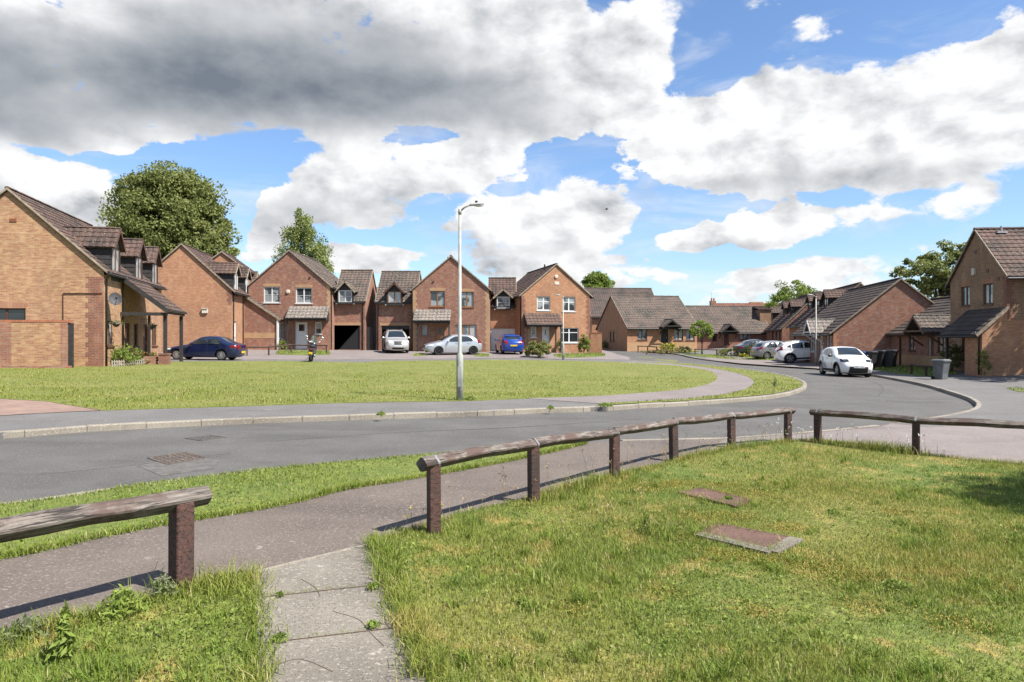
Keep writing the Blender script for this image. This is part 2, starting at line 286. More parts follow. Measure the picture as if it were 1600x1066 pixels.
# ------------------------------------------------------------------ mesh building
def M_(m): return MATS[m] if isinstance(m,str) else m
class MB:
    def __init__(s): s.v=[]; s.f=[]; s.smooth=False; s.xf=None
    def add(s, vs, fs):
        n=len(s.v); s.v.extend([Vector(p) for p in vs]); s.f.extend([tuple(i+n for i in f) for f in fs]); return s
    def box(s, a, b):
        x0,y0,z0=a; x1,y1,z1=b
        return s.add([(x0,y0,z0),(x1,y0,z0),(x1,y1,z0),(x0,y1,z0),(x0,y0,z1),(x1,y0,z1),(x1,y1,z1),(x0,y1,z1)],
              [(0,3,2,1),(4,5,6,7),(0,1,5,4),(1,2,6,5),(2,3,7,6),(3,0,4,7)])
    def bevbox(s, a, b, c=.02):                                        # box with chamfered vertical and top edges
        x0,y0,z0=a; x1,y1,z1=b
        def ring(x0,y0,x1,y1,z,c): return [(x0+c,y0,z),(x1-c,y0,z),(x1,y0+c,z),(x1,y1-c,z),(x1-c,y1,z),(x0+c,y1,z),(x0,y1-c,z),(x0,y0+c,z)]
        v=ring(x0,y0,x1,y1,z0,c)+ring(x0,y0,x1,y1,z1-c,c)+ring(x0+c,y0+c,x1-c,y1-c,z1,c*.5)
        f=[tuple(range(7,-1,-1)),tuple(range(16,24))]
        for r in (0,8):
            for i in range(8): f.append((r+i,r+(i+1)%8,r+8+(i+1)%8,r+8+i))
        return s.add(v,f)
    def fbox(s, fr, u0,u1,z0,z1,o0,o1):                                 # box in a wall frame: along, height, outward
        q=[fr.p(u,z,o) for (u,z,o) in ((u0,z0,o0),(u1,z0,o0),(u1,z0,o1),(u0,z0,o1),(u0,z1,o0),(u1,z1,o0),(u1,z1,o1),(u0,z1,o1))]
        fs=[(0,3,2,1),(4,5,6,7),(0,1,5,4),(1,2,6,5),(2,3,7,6),(3,0,4,7)]
        return s.add(q, fs)
    def beam(s, a, b, w, h, up=(0,0,1)):
        a=Vector(a); b=Vector(b); d=(b-a).normalized(); r=d.cross(Vector(up)); r=r.normalized() if r.length>1e-4 else Vector((1,0,0)); t=r.cross(d)
        r*=w/2; t*=h/2
        return s.add([a-r-t,a+r-t,a+r+t,a-r+t,b-r-t,b+r-t,b+r+t,b-r+t],[(0,1,2,3),(7,6,5,4),(0,4,5,1),(1,5,6,2),(2,6,7,3),(3,7,4,0)])
    def tube(s, pts, rad, n=8, cap=True):
        pts=[Vector(p) for p in pts]; rs = rad if hasattr(rad,'__len__') else [rad]*len(pts); base=len(s.v); ref=None
        for i,p in enumerate(pts):
            d=(pts[min(i+1,len(pts)-1)]-pts[max(i-1,0)]).normalized()
            if ref is None: ref = Vector((1,0,0)) if abs(d.x)<.8 else Vector((0,1,0))
            a=d.cross(ref).normalized(); b=d.cross(a); ref = b.cross(d)*-1 if False else ref
            for k in range(n):
                t=2*math.pi*k/n; s.v.append(p+(a*math.cos(t)+b*math.sin(t))*rs[i])
        for i in range(len(pts)-1):
            for k in range(n): s.f.append((base+i*n+k, base+i*n+(k+1)%n, base+(i+1)*n+(k+1)%n, base+(i+1)*n+k))
        if cap: s.f.append(tuple(base+k for k in range(n-1,-1,-1))); s.f.append(tuple(base+(len(pts)-1)*n+k for k in range(n)))
        return s
    def lathe(s, prof, n=24, axis='z', c=(0,0,0)):
        base=len(s.v); c=Vector(c)
        for (r,h) in prof:
            for k in range(n):
                t=2*math.pi*k/n; q = Vector((r*math.cos(t), r*math.sin(t), h)) if axis=='z' else Vector((r*math.cos(t), h, r*math.sin(t)))
                s.v.append(c+q)
        for i in range(len(prof)-1):
            for k in range(n): s.f.append((base+i*n+k, base+i*n+(k+1)%n, base+(i+1)*n+(k+1)%n, base+(i+1)*n+k))
        return s
    def blob(s, c, r, n=10, m=7):
        base=len(s.v); c=Vector(c)
        for i in range(m+1):
            ph=math.pi*i/m
            for k in range(n):
                t=2*math.pi*k/n; s.v.append(c+Vector((r[0]*math.sin(ph)*math.cos(t), r[1]*math.sin(ph)*math.sin(t), r[2]*math.cos(ph))))
        for i in range(m):
            for k in range(n): s.f.append((base+i*n+k, base+(i+1)*n+k, base+(i+1)*n+(k+1)%n, base+i*n+(k+1)%n))
        return s
    def build(s, name, mat, parent=None, label=None, smooth=False, weld=False, recalc=True):
        off = parent_world(parent)
        me = bpy.data.meshes.new(name); me.from_pydata([p-off for p in s.v], [], s.f)
        if weld or recalc:
            bm = bmesh.new(); bm.from_mesh(me)
            if weld: bmesh.ops.remove_doubles(bm, verts=bm.verts, dist=1e-4)
            if recalc: bmesh.ops.recalc_face_normals(bm, faces=bm.faces)
            bm.to_mesh(me); bm.free()
        me.materials.append(M_(mat)); autouv(me)
        if smooth: me.polygons.foreach_set('use_smooth', [True]*len(me.polygons))
        o = bpy.data.objects.new(name, me); COL.objects.link(o)
        if parent: o.parent = parent
        if label: o['label'] = label
        return o
def parent_world(p):
    off = Vector((0,0,0))
    while p is not None: off = off + p.location; p = p.parent
    return off
def autouv(me):
    n = len(me.polygons)
    if n == 0: return
    uvl = me.uv_layers.new(name='UVMap'); nl=len(me.loops)
    co_ = np.empty(len(me.vertices)*3); me.vertices.foreach_get('co', co_); co_=co_.reshape(-1,3)
    nr = np.empty(n*3); me.polygons.foreach_get('normal', nr); nr=nr.reshape(-1,3)
    lt = np.empty(n,int); me.polygons.foreach_get('loop_total', lt); li=np.repeat(np.arange(n), lt)
    vi = np.empty(nl,int); me.loops.foreach_get('vertex_index', vi)
    p = co_[vi]; q = nr[li]; h=np.hypot(q[:,0],q[:,1]); flat = np.abs(q[:,2])>.9; h=np.where(h<1e-6,1,h)
    u = np.where(flat, p[:,0], (-q[:,1]*p[:,0]+q[:,0]*p[:,1])/h); v = np.where(flat, p[:,1], p[:,2])
    uvl.data.foreach_set('uv', np.stack([u,v],1).ravel())
def tag(o, label=None, cat=None, group=None, kind=None):
    if label: o['label']=label
    if cat: o['category']=cat
    if group: o['group']=group
    if kind: o['kind']=kind
    return o
def thing(name, label, cat, loc=(0,0,0), rz=0, group=None):
    o = bpy.data.objects.new(name, None); COL.objects.link(o); o.location=loc; o.rotation_euler=(0,0,rz); o.empty_display_size=.2
    return tag(o, label, cat, group)
def copy_thing(root, loc, rz=0, label=None, group=None):
    r = root.copy(); COL.objects.link(r); r.location=loc; r.rotation_euler=(0,0,rz)
    if label: r['label']=label
    if group: r['group']=group
    def rec(a,b):
        for ch in list(a.children):
            c=ch.copy(); COL.objects.link(c); c.parent=b; rec(ch,c)
    rec(root,r); return r
def npmesh(name, V, loops, ltot, mat, parent=None, attr=None, smooth=False):
    me = bpy.data.meshes.new(name); off=parent_world(parent); V=V-np.array(off)
    me.vertices.add(len(V)); me.vertices.foreach_set('co', V.astype(np.float32).ravel())
    me.loops.add(len(loops)); me.loops.foreach_set('vertex_index', loops.astype(np.int32))
    st = np.concatenate([[0],np.cumsum(ltot)[:-1]]); me.polygons.add(len(ltot)); me.polygons.foreach_set('loop_start', st.astype(np.int32)); me.polygons.foreach_set('loop_total', np.asarray(ltot,np.int32))
    me.update(calc_edges=True)
    if attr is not None:
        a = me.attributes.new('rnd','FLOAT','POINT'); a.data.foreach_set('value', attr.astype(np.float32))
    if smooth: me.polygons.foreach_set('use_smooth', [True]*len(ltot))
    me.materials.append(M_(mat)); o = bpy.data.objects.new(name, me); COL.objects.link(o)
    if parent: o.parent=parent
    return o
def inpoly(x, y, poly):
    c = np.zeros(len(x), bool); n=len(poly)
    for i in range(n):
        x0,y0=poly[i]; x1,y1=poly[(i+1)%n]
        if y0==y1: continue
        m = ((y0>y)!=(y1>y)) & (x < (x1-x0)*(y-y0)/(y1-y0)+x0); c ^= m
    return c
def sheet(name, poly, off, mat, sp=1.5, skirt=.0, kind='structure', jitter=0):
    q=[]
    for i in range(len(poly)):                                          # no long straight boundary edges: they would cut through the terrain
        a=poly[i]; b=poly[(i+1)%len(poly)]; k=max(1,int(math.hypot(b[0]-a[0],b[1]-a[1])/max(sp,1.5)))
        q+=[(a[0]+(b[0]-a[0])*j/k,a[1]+(b[1]-a[1])*j/k) for j in range(k)]
    poly=q
    xs=[p[0] for p in poly]; ys=[p[1] for p in poly]
    gx=np.arange(math.floor(min(xs)/sp)*sp+sp*.37, max(xs), sp); gy=np.arange(math.floor(min(ys)/sp)*sp+sp*.37, max(ys), sp)
    XX,YY=np.meshgrid(gx,gy); XX=XX.ravel(); YY=YY.ravel(); k=inpoly(XX,YY,poly)
    pts=[Vector(p) for p in poly]+[Vector((a,b)) for a,b in zip(XX[k],YY[k])]; n=len(poly)
    r=delaunay_2d_cdt(pts, [], [list(range(n))], 1, 1e-5)
    mb=MB(); mb.add([(v.x,v.y,float(gz(v.x,v.y))+off) for v in r[0]], [tuple(f) for f in r[2]])
    for i in range(len(mb.f)):                                          # face up
        a,b,c=[mb.v[j] for j in mb.f[i][:3]]
        if (b-a).cross(c-a).z<0: mb.f[i]=tuple(reversed(mb.f[i]))
    if skirt:
        for i in range(n):
            a=poly[i]; b=poly[(i+1)%n]; za=float(gz(*a))+off; zb=float(gz(*b))+off
            mb.add([(a[0],a[1],za),(b[0],b[1],zb),(b[0],b[1],zb-skirt),(a[0],a[1],za-skirt)],[(0,1,2,3)])
    return tag(mb.build(name, mat, recalc=False), kind=kind)
def dens(pts, n=6):                                                    # smooth curve through points
    out=[]; m=len(pts)
    for i in range(m-1):
        p0=pts[max(i-1,0)]; p1=pts[i]; p2=pts[i+1]; p3=pts[min(i+2,m-1)]
        for k in range(n):
            t=k/n; out.append(tuple(.5*(2*b+(c-a)*t+(2*a-5*b+4*c-d)*t*t+(3*b-a-3*c+d)*t**3) for a,b,c,d in zip(p0,p1,p2,p3)))
    out.append(tuple(pts[-1])); return out
def pp(lst): return [P(a,b) for a,b in lst]
def kerb(name, line, w=.125, top=.012, depth=.16, seg=.9, side=1, mat='kerb'):
    # kerbstones butted end to end along a line, the width laid to one side
    L=[Vector(p) for p in line]; ds=[0]
    for i in range(len(L)-1): ds.append(ds[-1]+(L[i+1]-L[i]).length)
    def at(s):
        s=max(0,min(ds[-1],s))
        for i in range(len(ds)-1):
            if s<=ds[i+1]: return L[i].lerp(L[i+1],(s-ds[i])/max(1e-6,ds[i+1]-ds[i]))
        return L[-1]
    mb=MB(); s=0
    while s<ds[-1]-.05:
        a=at(s+.006); b=at(min(s+seg,ds[-1])-.006); d=(b-a).normalized(); nn=Vector((-d.y,d.x))*side*w; a=a-nn*.12; b=b-nn*.12; j=random.uniform(-.006,.006)
        za=float(gz(a.x,a.y)); zb=float(gz(b.x,b.y)); c=.015*side; n1=Vector((-d.y,d.x))*c
        v=[(a.x,a.y,za-depth),(b.x,b.y,zb-depth),(b.x+nn.x,b.y+nn.y,zb-depth),(a.x+nn.x,a.y+nn.y,za-depth),
           (a.x,a.y,za+top-.02+j),(b.x,b.y,zb+top-.02+j),(a.x+n1.x,a.y+n1.y,za+top+j),(b.x+n1.x,b.y+n1.y,zb+top+j),
           (a.x+nn.x,a.y+nn.y,za+top+j),(b.x+nn.x,b.y+nn.y,zb+top+j)]
        mb.add(v,[(0,1,5,4),(4,5,7,6),(6,7,9,8),(8,9,2,3),(0,4,6,8,3),(1,2,9,7,5)])
        s+=seg
    return tag(mb.build(name, mat), kind='structure')

# ------------------------------------------------------------------ ground, roads, paths
far_kerb = pp([(-900,745),(-400,700),(0,676),(116,667),(291,658),(446,652),(579,648),(748,643),(841,639),(935,636),(1000,632),(1094,627),(1187,620),(1225,615),(1250,608.5),(1260,602),(1255,595),(1232,587.5),(1187,579),(1124,571.5),(1075,567),(1030,564.5),(985,563)])
far_kerb = far_kerb[:1]+dens(far_kerb[1:],5)
base = [(-1500,-60),(1500,-60),(1500,3000),(-1500,3000)]
mb = MB()
gx = [-1500,-400,-120]+list(np.arange(-60,61,5.))+[120,400,1500]; gy=[-400,-60,-20]+list(np.arange(-10,96,5.))+[130,300,900,3000]
mb.add([(x,y,float(gz(x,y))-.16) for y in gy for x in gx], [(j*len(gx)+i, j*len(gx)+i+1,(j+1)*len(gx)+i+1,(j+1)*len(gx)+i) for j in range(len(gy)-1) for i in range(len(gx)-1)])
tag(mb.build('ground','turf_green',recalc=False), kind='structure')
sheet('road', [(-70,3),(45,3),(45,90),(-70,90)], -.10, 'road', 2.0)
# the green with its footpath loop
green_s = pp([(157,642),(350,636),(560,629.5),(723,627),(822,623),(935,619),(1000,614.5),(1056,610),(1101,602),(1120,593),(1119,586),(1110,581),(1094,577),(1056,572),(1000,568),(960,566)])
green_n = pp([(900,564.5),(770,562.5),(598,564.5),(570,567),(440,564.5),(230,566)])
green = dens(green_s,4)+green_n+[P(150,570),(P(0,574)[0],P(0,574)[1]),P(-300,580),P(-400,610),P(0,624),P(71,628)]
sheet('green_lawn', green, .018, 'turf_green', 2.0, .05)
pave = [(-60,8.0)]+far_kerb[1:]
outer = far_kerb + [P(960,562.5)]+ pp([(900,562),(770,560),(598,562),(440,562.5),(200,564)])+[(-60,50),(-60,far_kerb[0][1])]
sheet('footpath', outer, 0.0, 'footpath_grey', 2.0, .3)
loop_o = pp([(935,631),(1000,628),(1075,624),(1130,617),(1160,610),(1176,602),(1178,596),(1168,589),(1150,583),(1120,577),(1085,572),(1040,568),(990,565.5)])
loop = dens(loop_o,4)+list(reversed(dens(green_s,4)[16:]))
sheet('footpath_loop', loop, .008, 'forecourt_pink', 1.0)
vo = pp([(940,634),(1000,630.5),(1094,625.5),(1185,618.5),(1221,613.5),(1246,607),(1254,602),(1249,595.8),(1228,588.7),(1185,580.7),(1124,573),(1075,568.5),(1030,566)])
verge2 = dens(vo,4)+list(reversed(dens(loop_o,4)))
sheet('verge_loop', verge2, .016, 'turf_green', 1.0)
kerb('kerb_green', far_kerb, side=-1 if False else 1)
sheet('brick_drive', pp([(-300,612),(0,624),(71,628),(120,635),(157,642),(60,646.5),(0,650),(-300,660)]), .010, 'paving_brick', 2)
# driveways in front of the houses
sheet('driveway', [P(200,563.5)]+pp([(440,562),(598,561.5),(770,559.5),(900,561.5),(960,562),(985,562.3),(983,558.5),(960,552),(941,547.2)])+[(9,80),(6,95),(-60,95),(-60,46),P(150,568)], .004, 'forecourt_pink', 2.0, .2)
# east side
east_k = pp([(936,544.7),(990,547.5),(1036,550.5),(1062,554),(1085,559),(1157,567),(1225,571.5),(1274,574.5),(1360,585),(1412,594),(1450,602),(1487,613),(1512,621),(1524,628),(1526,634),(1514,641),(1480,648.5),(1439,654),(1394,660)])
east_k = dens(east_k,4)
near_r = pp([(1375,665.5),(1319,671),(1240,678),(1131,685.5),(1000,688),(973,689),(916,692.5)])
sheet('pavement_east', east_k+pp([(1450,668),(1600,658)])+[(40,16),(45,20),(45,90),(25,100),(12,100)], 0.0, 'footpath_grey', 2.0, .3)
sheet('forecourt', pp([(1225,572.5),(1274,575.5),(1360,586),(1330,563),(1290,552),(1150,548),(1100,560),(1157,568)]), .005, 'forecourt_pink', 2.0)
kerb('kerb_east', east_k[8:], side=1)
near_k = pp([(-700,865),(-300,820),(0,792.5),(142,774),(204,762.5),(356,743),(546,723.5),(657,714),(800,702),(916,691.8)])
near_k = dens(near_k,3)
path_lo = pp([(-700,1180),(-300,1075),(0,1014),(71,992),(138,973),(220,950),(309,924),(389,899),(475,876),(588,849),(640,833),(700,815),(748,800),(823,784),(883,767),(950,748),(1048,726),(1100,712),(1180,698),(1240,692),(1281,690),(1375,701),(1450,713),(1525,723),(1600,729),(2000,760),(2600,800)])
path_lo = dens(path_lo,3)
vlow = dens(pp([(-700,985),(-300,920),(0,875),(85,858),(157,841),(261,821),(304,814),(413,796),(475,783),(546,765),(664,746),(823,716),(916,694.5)]),3)
sheet('footpath_near', near_k+list(reversed(near_r))[1:]+pp([(1394,660),(1450,668),(1600,658)])+[(40,16),(40,10)]+list(reversed(path_lo)), .002, 'footpath_red', 1.0, .3)
sheet('forecourt_near', pp([(1131,687.5),(1240,680),(1319,673),(1375,667.5),(1394,662),(1450,668.6),(1600,658.8)])+[(38,16),(38,10.5)]+list(reversed(dens(pp([(1100,709),(1180,696),(1240,692),(1281,692),(1375,702),(1450,714),(1525,724),(1600,730),(2000,760),(2600,800)]),3))), .006, 'forecourt_pink', 1.0)
verge = near_k+list(reversed(vlow))
sheet('verge', verge, .018, 'turf_verge', .6, .05)
kerb('kerb_near', near_k, side=-1 if False else 1)
kerb('kerb_mouth', dens(list(reversed(near_r))[1:] ,3), top=.006, side=1)
cleft = [P(388,900),P(398,930),P(402,1000),P(404,1066),(-.9,1.5),(-.9,-3)]
cright = [(-.1,-3),(-.25,1.5),P(668,1066),P(655,1015),P(622,949),P(603,892),P(588,849)]
lawnA = [p for p in path_lo if p[0] > P(588,849)[0]+.02 or p[1] > 6.2]
lawnA = [P(590,851)]+[p for p in lawnA if p[0] > P(592,849)[0]]+[(14,-3),(-.1,-3)]+cright[1:-1]
lawnB = [p for p in path_lo if p[0] < P(385,896)[0]]+[P(388,898)]+cleft[1:]+[(-12,-3)]
sheet('lawn', lawnA, .02, 'turf_near', .6, .1); sheet('lawn', lawnB, .02, 'turf_near', .6, .1)
# concrete slab path
cp = sheet('concrete_path', [P(386,897),P(475,874.5),P(590,847.5),P(615,890),P(640,949),P(690,1066),(-.0,1.5),(-.0,-3),(-1,-3),(-1,1.5),P(396,1066)], .009, 'concrete', .5, .1)
kerb('path_edging', dens(pp([(300,918.5),(389,897.5),(475,874.5),(588,847.5)]),3), w=.05, top=.016, seg=1.2, side=-1)
mbj=MB()
for (a,b) in (((400,934),(607,912)),((403,1006),(640,978))):
    p=PV(*a,.0115); q=PV(*b,.0115); mbj.beam(p,q,.007,.004)
tag(mbj.build('path_joints','soil'), kind='structure')

# ------------------------------------------------------------------ wall frames and buildings
class Fr:
    def __init__(s, o, U, N): s.o=Vector((o[0],o[1])); s.U=Vector(U).normalized(); s.N=Vector(N).normalized()
    def p(s,u,z,off=0): q=s.o+s.U*u+s.N*off; return Vector((q.x,q.y,z))
    def px(s,px,py):                                                   # where a sight line meets this wall plane -> (along, height)
        k=(px-800)/F; U,o=s.U,s.o
        u=(k*o.y-o.x)/(U.x-k*U.y); Y=o.y+U.y*u
        return u, EYE-(py-HY)*Y/F
class Block:
    """gabled block: local x across the gable (w), local y along the ridge (d)"""
    def __init__(s, O, ang, w, d, z0, eave, peak, px=.5):
        s.O=Vector(O); s.a=math.radians(ang); s.w=w; s.d=d; s.z0=z0; s.e=eave; s.k=peak; s.px=px
        s.X=Vector((math.cos(s.a),math.sin(s.a))); s.Y=Vector((-math.sin(s.a),math.cos(s.a)))
        s.fr={'front':Fr(s.O,s.X,-s.Y),'back':Fr(s.O+s.Y*d,s.X,s.Y),'left':Fr(s.O,s.Y,-s.X),'right':Fr(s.O+s.X*w,s.Y,s.X)}
    def g(s,x,y,z): q=s.O+s.X*x+s.Y*y; return Vector((q.x,q.y,z))
def wall_face(mb, fr, outer, holes, rev=.14):
    polys=[[Vector((u,z,0)) for u,z in outer]]+[[Vector((h[0],h[2],0)),Vector((h[1],h[2],0)),Vector((h[1],h[3],0)),Vector((h[0],h[3],0))] for h in holes]
    flat=[p for q in polys for p in q]; tr=tessellate_polygon(polys) 
    vs=[fr.p(p.x,p.y) for p in flat]; fs=[]
    n3=Vector((fr.N.x,fr.N.y,0))
    for t in tr:
        a,b,c=[vs[i] for i in t]; fs.append(tuple(t) if (b-a).cross(c-a).dot(n3)>0 else (t[2],t[1],t[0]))
    mb.add(vs,fs)
    for h in holes:
        c=[(h[0],h[2]),(h[1],h[2]),(h[1],h[3]),(h[0],h[3])]
        for i in range(4):
            a=c[i]; b=c[(i+1)%4]; mb.add([fr.p(*a),fr.p(*b),fr.p(*b,-rev),fr.p(*a,-rev)],[(0,1,2,3)])
def roof_slope(mb, A,B,C,D, fine=4, tw=.3, course=.33, amp=.028, step=.03, th=.07):
    A,B,C,D=map(Vector,(A,B,C,D)); lu=(B-A).length; lv=(D-A).length; nt=max(1,round(lu/tw)); nr=max(1,round(lv/course)); nu=nt*fine
    n=(B-A).cross(D-A).normalized()
    if n.z<0: n=-n
    base=len(mb.v); rows=[]
    prof=[math.sin(math.pi*((k%fine)/fine))*amp if (k%fine) else 0 for k in range(nu+1)]
    for r in range(nr):
        for (t,l) in ((r/nr,step),((r+1)/nr,.0)):
            s=A.lerp(D,t); e=B.lerp(C,t); jit=random.uniform(-.004,.004)
            rows.append(len(mb.v)); 
            for k in range(nu+1): mb.v.append(s.lerp(e,k/nu)+n*(prof[k]+l+jit))
    for i in range(len(rows)-1):
        a=rows[i]; b=rows[i+1]
        for k in range(nu): mb.f.append((a+k,a+k+1,b+k+1,b+k))
    lo=-n*th
    mb.add([A+lo,B+lo,C+lo,D+lo],[(0,1,2,3)]); 
    a=rows[0]; mb.add([mb.v[a],mb.v[a+nu],B+lo,A+lo],[(0,1,2,3)])
    mb.add([A+lo,A+n*step,D+n*.0,D+lo],[(0,1,2,3)]); mb.add([B+lo,B+n*step,C,C+lo],[(0,1,2,3)])
def ridge_tiles(mb,a,b,r=.11):
    a=Vector(a); b=Vector(b); L=(b-a).length; n=max(1,round(L/.45))
    for i in range(n):
        p=a.lerp(b,i/n); q=a.lerp(b,(i+1)/n-.01/L); d=(q-p).normalized(); s=d.cross(Vector((0,0,1))).normalized()
        ring=[]; 
        for c in (p,q):
            for k in range(5):
                t=math.pi*k/4; ring.append(c+s*(math.cos(t)*r)+Vector((0,0,math.sin(t)*r*.8-.02+.006*(i%2))))
        mb.add(ring,[(k,k+1,k+6,k+5) for k in range(4)]+[(4,3,2,1,0),(5,6,7,8,9)])
def make_window(parent, fr, h, frame='white_upvc', cols=2, rows=1, glass='glass', sill=True, lintel=None, depth=.10, name='window', transom=None):
    u0,u1,z0,z1=h; f=.075 if frame=='white_upvc' else .06; mb=MB()
    mb.fbox(fr,u0,u0+f,z0,z1,-depth-.03,-depth+.03); mb.fbox(fr,u1-f,u1,z0,z1,-depth-.03,-depth+.03)
    mb.fbox(fr,u0+f,u1-f,z0,z0+f,-depth-.03,-depth+.03); mb.fbox(fr,u0+f,u1-f,z1-f,z1,-depth-.03,-depth+.03)
    for c in range(1,cols):
        uc=u0+(u1-u0)*c/cols; mb.fbox(fr,uc-.05,uc+.05,z0+f,z1-f,-depth-.028,-depth+.028)
    for c in range(cols):                                              # glazing bars
        a=u0+(u1-u0)*c/cols+(f if c==0 else .05); b=u0+(u1-u0)*(c+1)/cols-(f if c==cols-1 else .05)
        for r in range(1,rows): zz=z0+f+(z1-z0-2*f)*r/rows; mb.fbox(fr,a,b,zz-.013,zz+.013,-depth-.02,-depth+.02)
        if transom: zz=z0+(z1-z0)*transom; mb.fbox(fr,a,b,zz-.03,zz+.03,-depth-.02,-depth+.024)
    w=mb.build(name, frame, parent)
    pb=MB(); pb.add([fr.p(u0+f*.5,z0+f*.5,-depth),fr.p(u1-f*.5,z0+f*.5,-depth),fr.p(u1-f*.5,z1-f*.5,-depth),fr.p(u0+f*.5,z1-f*.5,-depth)],[(0,1,2,3)])
    pb.build('pane', glass, w, recalc=False)
    if sill: MB().fbox(fr,u0-.06,u1+.06,z0-.07,z0-.003,-.10,.05).build('sill', frame if frame!='glass' else 'white_upvc', w)
    return w
def lintel(parent, fr, h, mat='brick_soldier', arch=.10, hh=.22):
    u0,u1,z0,z1=h; mb=MB(); n=8; lo=[]; hi=[]
    for k in range(n+1):
        t=k/n; u=u0-.02+(u1-u0+.04)*t; a=math.sin(math.pi*t)*arch; lo.append((u,z1+.004)); hi.append((u-(.5-t)*.10,z1+hh+a))
    for k in range(n):
        q=[lo[k],lo[k+1],hi[k+1],hi[k]]; mb.add([fr.p(*x,.012) for x in q]+[fr.p(*x,-.01) for x in q],[(0,1,2,3),(2,6,7,3),(1,5,4,0)])
    mb.add([fr.p(*lo[0],.012),fr.p(*hi[0],.012),fr.p(*hi[0],-.01),fr.p(*lo[0],-.01)],[(0,1,2,3)])
    mb.build('lintel', mat, parent)
def make_door(parent, fr, h, mat, glassp=None, depth=.09, name='door', full=False, framem=None):
    u0,u1,z0,z1=h; mb=MB(); fm=framem or mat
    mb.fbox(fr,u0+.06,u1-.06,z0,z1-.06,-depth-.04,-depth)
    for k in (0,1,2):                                                  # raised panels
        zc=z0+.12+k*(z1-z0-.25)/3
        if not (glassp and k==glassp): mb.fbox(fr,u0+.16,u1-.16,zc+.04,zc+(z1-z0-.25)/3-.05,-depth-.01,-depth+.012)
    d=mb.build(name, mat, parent)
    fb=MB(); fb.fbox(fr,u0,u0+.055,z0,z1,-depth-.03,-depth+.04); fb.fbox(fr,u1-.055,u1,z0,z1,-depth-.03,-depth+.04); fb.fbox(fr,u0+.055,u1-.055,z1-.055,z1,-depth-.03,-depth+.04); fb.build('door_frame', fm, d)
    if glassp:
        zc=z0+.12+glassp*(z1-z0-.25)/3; zt=zc+(z1-z0-.25)/3-.05
        if full: zc=z0+.3; zt=z1-.2
        MB().fbox(fr,u0+.26,u1-.26,zc+.05,zt,-depth,-depth+.008).build('pane','glass_dark',d)
    hb=MB(); hb.fbox(fr,u1-.17,u1-.13,z0+.95,z0+1.1,-depth+.005,-depth+.05); hb.build('handle','steel',d)
    return d
def garage_door(parent, fr, h, mat, depth=.12):
    u0,u1,z0,z1=h; mb=MB(); n=14; w=(u1-u0-.1)
    mb.fbox(fr,u0+.05,u1-.05,z0,z1-.04,-depth-.05,-depth)
    for k in range(n): mb.fbox(fr,u0+.05+w*k/n+.012,u0+.05+w*(k+1)/n-.012,z0+.04,z1-.1,-depth,-depth+.014)
    d=mb.build('garage_door', mat, parent); f=MB()
    f.fbox(fr,u0,u0+.05,z0,z1,-depth-.02,-depth+.05); f.fbox(fr,u1-.05,u1,z0,z1,-depth-.02,-depth+.05); f.fbox(fr,u0+.05,u1-.05,z1-.04,z1,-depth-.02,-depth+.05); f.build('door_frame', mat, d)
    MB().fbox(fr,(u0+u1)/2-.08,(u0+u1)/2+.08,z0+.85,z0+.9,-depth+.014,-depth+.05).build('handle','steel',d)
def quoins(parent, fr, u0, u1, z0, z1, mat, side=1, ws=(.23,.34)):
    mb=MB(); z=z0; k=0
    while z<z1-.05:
        w=ws[k%2]; zz=min(z+.225,z1)
        mb.fbox(fr,(u0 if side>0 else u1-w),(u0+w if side>0 else u1),z,zz-.001,-.02,.010); z+=.225; k+=1
    mb.build('quoins', mat, parent)
